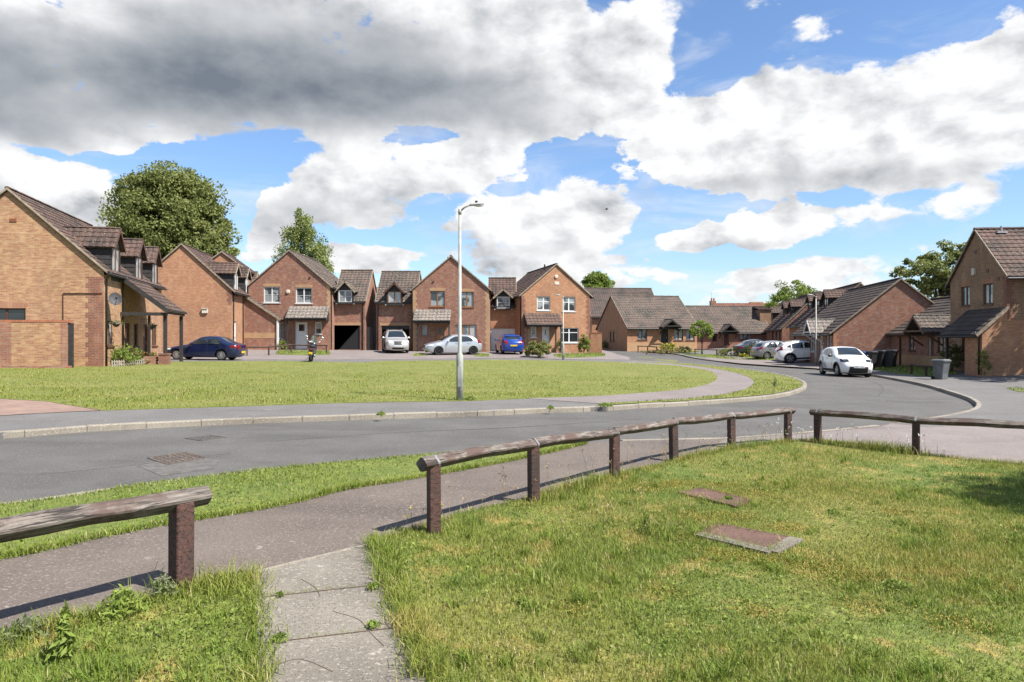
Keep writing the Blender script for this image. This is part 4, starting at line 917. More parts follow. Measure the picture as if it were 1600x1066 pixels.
HATCH=dict(L=4.25,W=.86,belt=.96,roof=1.46,wr=.315,ax=(.88,3.49),
  out=[(.16,.21),(.02,.40),(.05,.62),(.32,.78),(.75,.91),(1.10,.99),(1.55,1.24),(2.0,1.42),(2.5,1.46),(3.1,1.44),(3.55,1.36),(3.95,1.02),(4.16,.90),(4.22,.55),(4.16,.3),(4.05,.22)],k=(5,7,10,11),
  wins=[[(1.48,1.01),(1.80,1.22),(2.12,1.36),(2.40,1.385),(2.40,.99)],[(2.49,.99),(2.49,1.385),(3.05,1.37),(3.36,1.27),(3.48,1.08),(3.40,1.02)]],
  seams=[(1.42,.3,.95),(2.44,.3,1.37),(3.30,.75,1.0)],handles=(2.22,3.12),mir=1.58,hl=(11,18),hlside=[(.05,.60),(.42,.66),(.60,.82),(.34,.79),(.08,.68)],tl=(67,74),tlside=[(3.86,.86),(4.18,.84),(4.16,.93),(3.98,1.08),(3.80,1.12)],gr=(8,13),pf=7,pr=76,sp=7,tlt=.7)
SUV=dict(L=4.45,W=.91,belt=1.06,roof=1.68,wr=.35,ax=(.90,3.55),
  out=[(.16,.26),(.02,.45),(.04,.72),(.28,.92),(.75,1.03),(1.12,1.11),(1.58,1.42),(1.98,1.62),(2.6,1.685),(3.3,1.66),(3.95,1.56),(4.28,1.14),(4.40,.98),(4.44,.60),(4.38,.36),(4.28,.27)],k=(5,7,10,11),
  wins=[[(1.50,1.13),(1.84,1.40),(2.12,1.55),(2.48,1.60),(2.48,1.12)],[(2.57,1.12),(2.57,1.60),(3.10,1.585),(3.42,1.53),(3.42,1.16)],[(3.50,1.19),(3.50,1.50),(3.72,1.42),(3.86,1.28)]],
  trims=[[(1.32,.27),(3.10,.27),(3.10,.40),(1.32,.40)]],
  seams=[(1.45,.42,1.05),(2.52,.42,1.59),(3.46,.8,1.15)],handles=(2.28,3.22),mir=1.62,hl=(13,18),hlt=.62,hlside=[(.04,.76),(.38,.82),(.60,.94),(.34,.93),(.06,.86)],tl=(66,74),tlside=[(4.05,1.04),(4.40,.98),(4.30,1.12),(4.16,1.30),(4.02,1.28)],gr=(10,15),gr2=(3,6,.7),pf=8,pr=75,sp=5,tlt=.72,rails=True)
CROSS=dict(L=3.75,W=.86,belt=.99,roof=1.51,wr=.325,ax=(.75,3.15),
  out=[(.14,.24),(.0,.42),(.02,.66),(.22,.84),(.60,.98),(.98,1.06),(1.42,1.32),(1.82,1.48),(2.3,1.515),(2.8,1.49),(3.25,1.40),(3.52,1.02),(3.66,.90),(3.73,.60),(3.66,.36),(3.58,.26)],k=(5,7,10,11),
  wins=[[(1.36,1.07),(1.68,1.27),(1.98,1.41),(2.28,1.435),(2.24,1.06)],[(2.33,1.07),(2.37,1.435),(2.72,1.40),(2.95,1.30),(2.85,1.14)]],
  trims=[[(1.16,.25),(2.76,.25),(2.76,.38),(1.16,.38)]],deco=[([(2.05,.42),(2.80,.42),(2.92,.86),(3.25,1.10),(3.02,1.24),(2.72,.92),(2.4,.62)],'paint_periwinkle')],
  seams=[(1.34,.4,.98),(2.28,.4,1.42),(2.92,.7,1.0)],handles=(2.1,),mir=1.46,mmat='paint_black',hl=(15,20),hlt=.66,hlmat='glass_car',hlside=[(.02,.72),(.30,.78),(.55,.93),(.32,.93),(.08,.84)],tl=(67,74),tlside=[(3.40,.95),(3.66,.90),(3.60,1.02),(3.45,1.15),(3.34,1.1)],gr=(1,9),grw=.80,pf=9,pr=75,sp=5,tlt=.6,spoiler='paint_black')

def archband(ax,wr,w=.075,z=.22):
    ra=wr+.05; a0=math.asin((z-wr)/ra); o=[(ax+(ra+w)*math.cos(a),wr+(ra+w)*math.sin(a)) for a in np.linspace(a0,math.pi-a0,11)]; i=[(ax+ra*math.cos(a),wr+ra*math.sin(a)) for a in np.linspace(math.pi-a0,a0,11)]; return o+i
for S_ in (SUV,CROSS): S_['trims']=S_['trims']+[archband(a,S_['wr']) for a in S_['ax']]
XSUV=dict(SUV); XSUV['out']=[(.16,.26),(.02,.45),(.04,.70),(.28,.90),(.75,1.01),(1.12,1.09),(1.62,1.40),(2.05,1.58),(2.6,1.63),(3.2,1.60),(3.78,1.48),(4.22,1.14),(4.38,.98),(4.44,.60),(4.38,.36),(4.28,.27)]
XSUV['wins']=[[(1.54,1.12),(1.88,1.38),(2.15,1.50),(2.48,1.54),(2.48,1.11)],[(2.57,1.11),(2.57,1.54),(3.05,1.52),(3.36,1.45),(3.36,1.15)],[(3.44,1.18),(3.44,1.42),(3.60,1.36),(3.78,1.24)]]

# ================================================================== BUILDINGS
WB='brown_wood'
# ---- chalet terrace at the left edge
a1=13.5
cx,cy=P(162,573.5); b=Block((cx,cy),a1,1,1,float(gz(cx,cy)),4.7,8,.5)
wd=7.7; O=Vector((cx,cy))-b.X*wd; z0=float(gz(cx,cy))
e_=b.fr['front'].px(162,421)[1]; 
A=Block(O,a1,wd,10.6,z0,e_-.02,8.1+.15,.5)
fr=A.fr['front']; h1=thing('chalet_house','tan brick chalet house at the left edge with dormers, dish and tiled porch','house',(cx,cy,z0))
uw0,uz0=fr.px(2,507); uw1,uz1=fr.px(40,482)
R=A.fr['right']
op={'front':[dict(h=(uw0-.6,uw1,uz0,uz1),frame=WB,cols=2,glass='glass_dark',lintel='brick_soldier',arch=.08)],
    'right':[dict(h=(.55,1.45,z0+.95,z0+2.15),frame=WB,cols=2,glass='glass_pale'),
             dict(h=(3.2,4.1,z0+.05,z0+2.1),kind='door',mat='door_brown',g=2,full=True),dict(h=(4.8,5.6,z0+.9,z0+2.1),frame=WB,cols=2,glass='glass_dark'),
             dict(h=(6.6,7.5,z0+.05,z0+2.1),kind='door',mat='door_brown',g=2),dict(h=(8.4,9.6,z0+.9,z0+2.1),frame=WB,cols=2,glass='glass_dark')]}
block(h1,A,'brick_tan','tile_brown',op,eover=.18,fine=5)
quoins(h1,fr,wd-.35,wd,z0-.2,e_-.35,'brick_dark',-1,(.62,.74))
for uc,zz in ((1.75,0),(5.7,0),(9.0,0)):
    dormer(h1,A,'right',uc,1.35,A.e-.1,A.e+1.32,A.e+2.12,-.02,.3,WB,'tile_brown',glass='glass_pale')
pipe(h1,R,.18,z0,A.e-.1); pipe(h1,R,2.7,z0,A.e-.1)
mbv=MB(); u,z=fr.px(21,344); mbv.fbox(fr,u-.14,u+.14,z-.08,z+.08,-.01,.03)
for k in range(4): mbv.fbox(fr,u-.12,u+.12,z-.06+k*.035,z-.045+k*.035,.03,.04)
mbv.build('air_vent','terracotta',h1)
mbp=MB(); p1=fr.px(99,505); p2=fr.px(99,458.5); p3=fr.px(160,458.5); mbp.tube([fr.p(*p1,.03),fr.p(*p2,.03),fr.p(*p3,.03)],.022,6); mbp.build('waste_pipe','brown_wood',h1)
# satellite dish
ds=thing('satellite_dish','grey satellite dish on the corner of the left chalet house','satellite dish',R.p(.35,z0+3.15))
dm=MB(); c0=R.p(.35,z0+3.15,.38); dirv=Vector((.55,-.75,.35)).normalized(); sx=dirv.cross(Vector((0,0,1))).normalized(); sy=sx.cross(dirv)
ring=[]
for i,(r,dd) in enumerate(((0,-.07),(.12,-.06),(.22,-.035),(.31,0))):
    for k in range(20): t=k*math.pi/10; dm.v.append(c0+sx*math.cos(t)*r*.9+sy*math.sin(t)*r*1.05+dirv*dd)
for i in range(3):
    for k in range(20): dm.f.append((i*20+k,i*20+(k+1)%20,(i+1)*20+(k+1)%20,(i+1)*20+k))
dm.build('dish','dark_slats',ds,smooth=True,recalc=False)
MB().tube([R.p(.35,z0+3.05,0),R.p(.35,z0+3.05,.2),c0-dirv*.07],.02,6).tube([c0-sy*.3,c0+dirv*.36-sy*.12],.012,6).box(tuple(c0+dirv*.36-sy*.12-Vector((.04,.04,.04))),tuple(c0+dirv*.36-sy*.12+Vector((.04,.04,.04)))).build('arm','black_plastic',ds)
# big lean-to porch
pr=R; cz=A.e-.55
rb=MB(); u0_,u1_=2.4,6.6; zt_,zb_,pj=A.e-.02,z0+2.75,2.15
cn=canopy(h1,pr,u0_,u1_,zt_,zb_,pj,'tile_brown',(u0_+.3,u1_-.3),5,sides=False,z0=z0)
vb=MB(); 
vb.beam(pr.p(u0_+.1,zb_-.22,0),pr.p(u0_+.1,zb_-.22,pj),.10,.16); vb.beam(pr.p(u0_-.02,zt_-.10,.02),pr.p(u0_-.02,zb_-.10,pj+.05),.04,.22)
vb.beam(pr.p(u0_+.3,z0-.1,pj-.9),pr.p(u0_+.3,zb_-.2,pj-.9),.1,.1,up=(1,0,0)); vb.build('beam','black_timber',cn)
bw=thing('low_brick_wall','low red brick porch wall beside the timber posts','wall',pr.p(u0_+.3,z0,pj-.5))
w_=MB(); w_.fbox(pr,u0_+.05,u0_+.5,z0-.35,z0+.42,pj-1.1,pj-.55); w_.build('wall','brick_red',bw)
w_=MB(); w_.fbox(pr,u0_+.05,u0_+.5,z0-.35,z0+.50,pj-.42,pj+.05); w_.fbox(pr,u0_+.02,u0_+.53,z0+.50,z0+.56,pj-.45,pj+.08); w_.build('pier','brick_dark',bw)
# garden wall in front
gw=thing('garden_wall','tan brick garden wall with red brick coping beside the chalet house','wall',G(*P(112,575)))
g0=P(112,576); 
uu=Vector((math.cos(math.radians(a1)),math.sin(math.radians(a1)))); Og=Vector(g0)-uu*9
GF=Fr(Og,uu,Vector((uu.y,-uu.x))); zt=GF.px(60,504)[1]; zgd=float(gz(*g0))
mb=MB(); mb.fbox(GF,0,9-.42,zgd-.4,zt,-.22,0); mb.build('wall','brick_tan',gw)
mb=MB(); mb.fbox(GF,4.2,6.7,zgd-.4,zt+.003,-.24,.012); mb.fbox(GF,6.7,9,zgd-.4,zgd+.12,-.23,.015); mb.fbox(GF,8.58,8.85,zgd+.12,zt,-.22,.008); mb.build('pier','brick_red',gw)
mb=MB(); 
for k in range(80): mb.fbox(GF,k*.1125+.004,(k+1)*.1125-.004,zt+.004,zt+.105,-.235+random.uniform(-.004,.004),.015)
mb.build('coping','terracotta',gw)
MB().fbox(GF,8.86,9.02,zgd-.3,zt-.02,-.2,-.03).build('post','black_timber',gw)
# picket fence and plants by the chalet house
pf=thing('picket_fence','small weathered picket fence edging the flower bed','fence',R.p(.3,z0,1.0)); ps=MB(); n_=26
A0=R.p(-.35,z0,.45); A1=R.p(4.6,z0,1.65); pts=[A0.lerp(A1,k/n_) for k in range(n_+1)]; pk=MB(); rl=MB()
for p in pts:
    z=float(gz(p.x,p.y)); d=(A1-A0).normalized(); s=d*.035; o=Vector((d.y,-d.x,0))*.012; h=.33+random.uniform(-.02,.02)
    q=[p-s+Vector((0,0,0)),p+s]; q=[Vector((v.x,v.y,z-.05)) for v in q]+[Vector(((p+s).x,(p+s).y,z+h-.04)),Vector((p.x,p.y,z+h)),Vector(((p-s).x,(p-s).y,z+h-.04))]
    pk.add([v-o for v in q]+[v+o for v in q],[(0,1,2,3,4),(9,8,7,6,5)]+[(i,(i+1)%5,(i+1)%5+5,i+5) for i in range(5)])
pk.build('pickets','timber_pale',pf)
for dz in (.10,.24): rl.beam(G(A0.x,A0.y,dz)+Vector((-.01,.02,0)),G(A1.x,A1.y,dz)+Vector((-.01,.02,0)),.02,.035)
rl.build('rail','timber_pale',pf)
p=R.p(1.3,z0,.6); shrub('leafy_shrub','bright green bush behind the picket fence','shrub',p.x,p.y,.75,1.05,1500,.11,'leaf_mid')
p=R.p(3.0,z0,1.1); shrub('flowering_shrub','low reddish flowering shrub at the porch side of the picket fence','shrub',p.x,p.y,.7,.65,900,.10,'leaf_olive',flowers=('petal_red',60,.09))
def basket(fr,u,z,label,off=.28,group='hanging baskets on the left house'):
    c=fr.p(u,z,off); t=thing('hanging_basket',label,'basket',c,group=group); MB().lathe([(0,-.16),(.09,-.13),(.15,-.05),(.17,.02),(.15,.02)],14,c=tuple(c)).build('basket','black_plastic',t,smooth=True)
    C=RNG.normal(size=(160,3))*np.array([.12,.12,.06])+np.array(c)+np.array([0,0,.06]); leaves('flowers',C,.07,'leaf_greyweed',t)
    MB().tube([c+Vector((0,0,.05)),c+Vector((0,0,.42))],.006,4).beam(c+Vector((0,0,.42)),fr.p(u,z+.42,0),.015,.02).build('hook','black_plastic',t)
basket(R,.85,z0+2.0,'hanging basket by the dish on the tan corner wall',group=None); basket(R,6.2,z0+1.95,'hanging basket under the tiled porch',off=.5,group=None)
# ---- second chalet terrace
cx,cy=-20.7,52.0; a2=8.5; z0=float(gz(cx,cy)); wd=7.0
b=Block((cx,cy),a2,1,1,z0,4.7,8); O=Vector((cx,cy))-b.X*wd; e_=b.fr['front'].px(362,453)[1]
A=Block(O,a2,wd,11,z0,e_,b.fr['front'].px(283,389)[1]+.3,.5)
h2=thing('chalet_house','orange brick chalet house behind the blue saloon with white dormers','house',(cx,cy,z0))
R=A.fr['right']; fr=A.fr['front']
op={'right':[dict(h=(.45,1.4,z0+.05,z0+2.3),kind='door',mat='white_upvc',g=2),dict(h=(4.0,5.2,z0+.6,z0+2.3),frame='white_upvc')]}
block(h2,A,'brick_orange','tile_brown',op,eover=.25)
for uc in (1.2,4.9,8.2): dormer(h2,A,'right',uc,1.5,A.e-.1,A.e+1.35,A.e+2.05,-.02,.3,'white_upvc','tile_brown')
quoins(h2,fr,wd-.35,wd,A.e-1.1,A.e-.1,'brick_dark',-1); pipe(h2,R,.3,z0,A.e-.1); pipe(h2,R,3.4,z0,A.e-.1)
u,z=fr.px(320.5,486); mbx=MB(); mbx.fbox(fr,u-.19,u+.19,z-.16,z+.16,0,.14); mbx.fbox(fr,u-.2,u+.2,z+.15,z+.19,0,.2); mbx.build('vent_box','cream',h2)
# cross ridge behind
B2=Block(A.g(2.6,6.5,0).xy,a2,4.2,4.5,z0,A.k-1.3,A.k+.25,.5); mb=MB(); 
t_=thing('roof_gable','upper tiled roof of the house rising behind the orange gable','house',B2.g(0,0,z0)); block(t_,B2,'brick_orange','tile_brown',{},eover=.1)
# ---- lean-to wing
z0=float(gz(-20,56)); WF=Fr((-21.35,56.0),(1,0),(0,-1)); w1,ze1=WF.px(433,497); _,zt1=WF.px(385,461)
lw=thing('lean_to','dark red brick lean-to wing with sloping verge and white corner post','building',(-20,56,z0))
mb=MB(); dpt=4.5; wall_face(mb,WF,[(0,z0-.4),(w1,z0-.4),(w1,ze1),(0,zt1)],[])
BF=Fr((-21.35+w1,56.0),(0,1),(1,0)); wall_face(mb,BF,[(0,z0-.4),(dpt,z0-.4),(dpt,ze1),(0,ze1)],[(.5,1.5,z0+.9,z0+2.2)]); mb.build('wall','brick_red',lw,recalc=False)
make_window(lw,BF,(.5,1.5,z0+.9,z0+2.2))
rb=MB(); pt=(zt1-ze1)/w1; roof_slope(rb,BF.p(-.15,ze1-.3*pt+.06,.3),BF.p(dpt,ze1-.3*pt+.06,.3),BF.p(dpt,zt1+.06,-w1),BF.p(-.15,zt1+.06,-w1)); rb.build('roof','tile_brown',lw,recalc=False)
vb=MB(); vb.beam(WF.p(-.1,zt1+.04,.16),WF.p(w1+.32,ze1-.3*pt+.04,.16),.03,.15); vb.build('verge_board','mortar_edge',lw)
MB().fbox(WF,w1+.0,w1+.13,z0-.1,ze1-.1,-.05,.12).build('downpipe','white_upvc',lw)
MB().fbox(WF,0,w1,z0+.9,z0+1.35,-.01,.008).build('band','brick_buff',lw); MB().fbox(WF,w1-.7,w1,ze1-.45,ze1-.0,-.01,.009).build('corbel','brick_brown',lw)
# ---- three frontal houses
def frontal(label, Y, xl, xr, pk, eL, ang, z0, wall, quoin, roof, wins, canopy_, wing, wingx, wingr, wing_e, linm, door=None, framem='white_upvc', d=8.5, wingset=1.3, garage=None, dorm=None, flue=None, wroof=None, dglass='glass', wallw=None, canp=(),rowsd=2,canopyroof='tile_pale'):
    k=(xl-800)/F; O=Vector((k*Y,Y)); a=math.radians(ang); U=(math.cos(a),math.sin(a)); f0=Fr(O,U,(U[1],-U[0]))
    w=f0.px(xr,520)[0]; e=f0.px(xl,eL)[1]; up,zp=f0.px(pk[0],pk[1])
    A=Block(O,ang,w,d,z0,e,zp,.5); fr=A.fr['front']; h=thing('brick_house',label,'house',(O.x,O.y,z0))
    ops=[]
    for q in wins:
        hh=pxhole(fr,*q['px'],zmin=z0+.05); o=dict(q); o['h']=hh; ops.append(o)
    block(h,A,wall,roof,{'front':ops},eover=.22,over=.1)
    if quoin: quoins(h,fr,0,.35,z0-.1,e-.1,quoin,1); quoins(h,fr,w-.35,w,z0-.1,e-.1,quoin,-1)
    # verge soldier course
    u0,zt=fr.px(canopy_[0],canopy_[2]); u1,_=fr.px(canopy_[1],canopy_[2]); pj=1.0; 
    q=Fr(fr.o+fr.N*pj,fr.U,fr.N); zb=q.px(canopy_[0],canopy_[3])[1]
    canopy(h,fr,u0,u1,zt,zb,pj,canopyroof,[u0+x if x>=0 else u1+x for x in canp],4,z0=z0)
    # link wing with the garage
    x0,x1=wingx; s=1 if wingr else -1; Yw=Y+wingset
    if wingr: wa=A.fr['right'].p(wingset,0); X0=wa.x-.02; X1=(x1-800)/F*Yw
    else: X0=(x0-800)/F*Yw; X1=A.fr['left'].p(wingset,0).x+.02
    fw=Fr((X0,Yw),(1,0),(0,-1)); we=fw.px(x0,wing_e[0])[1]; dw=5.6; fm=Fr((X0,Yw+dw/2),(1,0),(0,-1)); wp=fm.px(x0,wing_e[1])[1]
    Wg=Block((X0,Yw+dw),-90,dw,X1-X0,z0,we,wp,.5); R=Wg.fr['right']
    gh=pxhole(R,*garage['px'],zmin=z0-.02); gops=[dict(h=gh,kind='garage',mat=garage['mat'])] if not garage.get('open') else []
    wroof=wroof or roof
    rfw=block(h,Wg,wallw or wall,wroof,{'right':gops} if gops else {'right':[dict(h=gh,kind='none')]},over=.08,eover=.25)
    if garage.get('open'):
        mb=MB(); mb.fbox(R,gh[0]-.1,gh[1]+.1,gh[2],gh[3]+.1,-3.5,-3.4); mb.fbox(R,gh[0]-.12,gh[0]-.1,gh[2],gh[3]+.1,-3.4,-.1); mb.fbox(R,gh[1]+.1,gh[1]+.12,gh[2],gh[3]+.1,-3.4,-.1); mb.fbox(R,gh[0]-.1,gh[1]+.1,gh[3]+.05,gh[3]+.1,-3.4,-.12); mb.build('garage_interior','black_timber',h)
        mb=MB(); mb.fbox(R,gh[0],gh[1],gh[3]-.30,gh[3],-.16,-.1); mb.build('garage_door','garage_black',h)
    MB().fbox(R,gh[0]-.15,gh[1]+.15,gh[3]+.004,gh[3]+.225,-.02,.012).build('lintel',linm,h)
    uc=R.px(dorm['x'],500)[0]; zs=R.px(dorm['x'],dorm['sill'])[1]; zt_=R.px(dorm['x'],dorm['top'])[1]; zpk=R.px(dorm['x'],dorm['pk'])[1]
    dormer(h,Wg,'right',uc,1.30,zs-.10,zt_+.08,zpk,-.36,0.0,framem,wroof,cols=dorm.get('cols',2),rows=rowsd if dorm.get('rows') is None else dorm['rows'],glass=dglass,roofover=.22)
    pipe(h,R,.15 if not wingr else (X1-X0)-.2,z0-.05,we-.1); pipe(h,fr,w+.07 if wingr else -.07,z0,e-.1,off=-.1)
    for x_,y_,kind in flue or []:
        if kind=='flue': u,zz=fr.px(x_,y_); c=fr.p(u,zz,-1.6); MB().tube([Vector((c.x,c.y,zz-1.2)),Vector((c.x,c.y,zz+.15))],.07,8).build('flue','black_plastic',h)
        if kind=='alarm': u,zz=fr.px(x_,y_); MB().bevbox((-.16,-.16,0),(.16,.16,.09),.05); m=MB(); m.lathe([(.0,.09),(.12,.09),(.16,.06),(.17,0)],8); m.v=[fr.p(u+p.x,zz+p.y,p.z) for p in m.v]; m.build('alarm_box','cream',h)
        if kind=='vent': u,zz=fr.px(x_,y_); m=MB(); m.lathe([(.0,.05),(.09,.05),(.1,0)],10); m.v=[fr.p(u+p.x,zz+p.y,p.z) for p in m.v]; m.build('air_vent','brown_wood',h)
        if kind=='plaque': u,zz=fr.px(x_,y_); MB().fbox(fr,u-.2,u+.2,zz-.13,zz+.13,0,.03).build('air_vent','cream',h)
    return h,A,Wg
zz3=float(gz(-17,56.5))+.03; LB='brick_soldier_buff'
h3,A3,W3=frontal('red brick gabled house with white windows, white door and black garage door',57,388,516,(450,392.5),447,0,zz3,'brick_red',None,'tile_grey',
  [dict(px=(412,437.5,448,473),rows=2,lintel=LB,arch=.04),dict(px=(462,487.5,449.5,474),rows=2,lintel=LB,arch=.04),dict(px=(430,442.5,504,530),cols=1,rows=2),
   dict(px=(461.5,480.5,503.5,546),kind='door',mat='white_upvc',g=2),dict(px=(492,502.5,503.5,522),cols=1,rows=2)],
  (452,515,479,497),None,(516,571),True,(468.5,424),LB,garage=dict(px=(518,562.5,508.5,548.5),mat='garage_black'),dorm=dict(x=541,sill=473.5,top=454.5,pk=440),flue=[(450,456,'alarm'),(484,434,'vent')],canp=(.1,))
quoins(h3,A3.fr['front'],A3.w-.5,A3.w,A3.e-2.2,A3.e+.2,'brick_buff',-1)
zz4=float(gz(-4,56.5))+.03
h4,A4,W4=frontal('red brick gabled house with oak framed windows and buff brick corners',57,645,764,(705,401.5),452,0,zz4,'brick_red','brick_buff','tile_grey',
  [dict(px=(672,695,454.7,479),frame='oak_frame',lintel=LB,arch=.03),dict(px=(718.5,740,456,480),frame='oak_frame',lintel=LB,arch=.03),dict(px=(711.6,744.5,507.5,534.5),frame='oak_frame',cols=3,glass='glass_pale'),
   dict(px=(658.5,668.5,507.5,525),cols=1,frame='oak_frame'),dict(px=(679,694.5,508,547),kind='door',mat='oak_frame',g=2,full=True)],
  (648,705,484,501),None,(588,645),False,(469.5,426),LB,framem='oak_frame',garage=dict(px=(596,639.5,509,549.5),mat='garage_black',open=True),dorm=dict(x=617.5,sill=475.5,top=456.5,pk=443,rows=1),flue=[(697.5,401,'flue'),(677,440.5,'vent')],canp=(.35,-.1),dglass='glass_pale')
zz5=float(gz(4,58))+.1
h5,A5,W5=frontal('orange brick gabled house with white windows and white garage door',58.5,815,922,(869.5,414),460,15,zz5,'brick_orange','brick_dark','tile_brown',
  [dict(px=(839,859.5,463.5,485),transom=.62,lintel='brick_soldier',arch=.10),dict(px=(879,899,464,486.6),transom=.62,lintel='brick_soldier',arch=.10),dict(px=(875,904,512.5,535.5),cols=2,transom=.68,glass='glass_dark'),
   dict(px=(829.7,838.3,510.5,527),cols=1,rows=2),dict(px=(847,858.5,511,545),kind='door',mat='white_upvc',g=2,full=True)],
  (818.5,873,489.5,507),None,(763,812),False,(475.6,436),'brick_soldier',garage=dict(px=(766.5,804.8,513.5,550.5),mat='white_upvc'),dorm=dict(x=786.5,sill=482.5,top=464.5,pk=452.5,cols=1),flue=[(860,413,'flue'),(869,432.5,'alarm'),(870,442.5,'plaque')],canp=(.1,-.1,-.55),canopyroof='tile_brown',wingset=2.0,wroof='tile_brown')
# gate between the houses
Gf=Fr((-13,58.6),(1,0),(0,-1)); u0,zt=Gf.px(571,511); u1,_=Gf.px(583,511); zg=float(gz(-11.5,58.6))
gt=thing('garden_gate','black boarded gate in the gap between the two red brick houses','gate',Gf.p((u0+u1)/2,zg)); mb=MB()
for k in range(8): mb.fbox(Gf,u0+(u1-u0)*k/8+.008,u0+(u1-u0)*(k+1)/8-.008,zg-.1,zt,-.03,0)
mb.build('board_panel','black_timber',gt); MB().fbox(Gf,u0,u1,zg+.4,zg+.5,-.08,-.03).build('brace','black_timber',gt)
# rendered house seen through the gap
zz=float(gz(-16,85)); Gb=Fr((-20,84),(1,0),(0,-1)); u0,_=Gb.px(566,500); u1,_=Gb.px(592,500); _,ze=Gb.px(570,492); _,zp=Gb.px(579,462)
B=Block((Gb.o.x+u0-2,84+9),-90,9,u1-u0+6,zz,ze,zp+1.2); gh=thing('pale_house','pale rendered house glimpsed through the gap above the gate','house',B.g(0,0,zz))
uu0,za=B.fr['right'].px(571,502); uu1,_=B.fr['right'].px(577,502); block(gh,B,'cream','tile_grey',{'right':[dict(h=(uu0,uu1,za-1.0,za))]})
p=P(575,540); shrub('hedge_bush','bright green bush behind the black gate','shrub',-14.3,69,1.6,3.3,900,.2,'leaf_bright')
# ---- garden wall right of the orange house
o_=A5.fr['front'].p(A5.w,0); u_=Vector((math.cos(math.radians(-8)),math.sin(math.radians(-8)))); GW=Fr((o_.x,o_.y-.05),u_,(u_.y,-u_.x)); w_,zt=GW.px(940.5,521); z_=float(gz(o_.x,o_.y))
gw=thing('garden_wall','orange brick garden wall joined to the right side of the gabled house','wall',(o_.x,o_.y,z_)); MB().fbox(GW,.02,w_,z_-.3,zt,-.22,0).build('wall','brick_orange',gw); MB().fbox(GW,.02,w_+.02,zt+.003,zt+.08,-.24,.02).build('coping','terracotta',gw)
# ---- bungalow in the middle distance
def rotframe(px,Y,ang): k=(px-800)/F; a=math.radians(ang); return (k*Y,Y),(math.cos(a),math.sin(a))
O6,U6=rotframe(980,73,13); f6=Fr(O6,U6,(U6[1],-U6[0])); w6=f6.px(1089,520)[0]; e6=f6.px(980,510)[1]; z6=float(gz(*O6)); f6m=Fr((O6[0]-U6[1]*4.5,O6[1]+U6[0]*4.5),U6,(U6[1],-U6[0])); k6=f6m.px(956,463)[1]
bk=f6.p(0,0,-9); B6=Block((bk.x,bk.y),13-90,9,w6,z6,e6,k6); R=B6.fr['right']; FL=B6.fr['front']
bg=thing('bungalow','brown roofed brick bungalow with a gabled porch over its dark front door','bungalow',(O6[0],O6[1],z6))
GB='brown_wood'
ops=[dict(h=pxhole(R,996,1011,513.5,531.5),frame=GB,cols=2,glass='glass_pale'),dict(h=pxhole(R,1033,1044,513.5,543,zmin=z6+.05),kind='door',mat='black_timber',g=2),dict(h=pxhole(R,1053,1067.5,514,532),frame=GB,glass='glass_pale'),dict(h=pxhole(R,1071.7,1085.3,514,532),frame=GB,glass='glass_pale')]
fo=[dict(h=(4.0,4.6,z6+.9,z6+2.0),frame=GB,cols=1,glass='glass_dark',lintel='brick_soldier'),dict(h=(4.9,5.5,z6+.9,z6+2.0),frame=GB,cols=1,glass='glass_dark',lintel='brick_soldier')]
block(bg,B6,'brick_orange','tile_grey',{'right':ops,'front':fo},fine=4,back=False,eover=.3)
MB().fbox(R,0,w6,z6-.1,z6+.8,-.01,.008).build('plinth','brick_buff',bg)
uc,zp=R.px(1044,499.5); u0,ze=R.px(1029,511); gablet(bg,R,uc,(uc-u0)*2,ze,zp,1.0,2.2,'tile_grey')
# roof behind, between gable house and bungalow
z7=float(gz(12,92)); B=Block((9.5,100),-90+4,10,9,z7,4.6,8.4); hb=thing('tiled_house','brown tiled house showing behind the garden wall and left of the bungalow','house',(9.5,95,z7)); block(hb,B,'brick_orange','tile_dark',{})
Bb=Block((12.3,86),8,4.5,6,z7,3.1,5.2); hb2=thing('outbuilding','small gabled outbuilding tucked behind the bungalow','building',(12.3,86,z7)); block(hb2,Bb,'brick_orange','tile_dark',{})
# ---- second bungalow
O7,U7=rotframe(1086,82,3); f7=Fr(O7,U7,(U7[1],-U7[0])); w7=f7.px(1204,520)[0]; e7=f7.px(1090,518)[1]; z7=float(gz(*O7)); f7m=Fr((O7[0],O7[1]+4.2),U7,(U7[1],-U7[0])); k7=f7m.px(1130,479.5)[1]
bk=f7.p(0,0,-8.4); B7=Block((bk.x,bk.y),3-90,8.4,w7,z7,e7,k7); R=B7.fr['right']
bg2=thing('bungalow','low bungalow behind the small street tree with pale mottled roof','bungalow',(O7[0],O7[1],z7))
ops=[dict(h=pxhole(R,1113,1120,521,533),frame=GB,cols=1,glass='glass_dark'),dict(h=pxhole(R,1130.5,1140,520,540,zmin=z7+.05),kind='door',mat='door_brown',framem='brick_buff',g=2,full=True),dict(h=pxhole(R,1155.5,1174,520.5,531),frame=GB,cols=3,glass='glass_pale')]
block(bg2,B7,'brick_red','tile_grey',{'right':ops},eover=.3)
uc,zp=R.px(1136,507); u0,ze=R.px(1122,519); gablet(bg2,R,uc,(uc-u0)*2,ze,zp,1.1,2.0,'tile_grey')
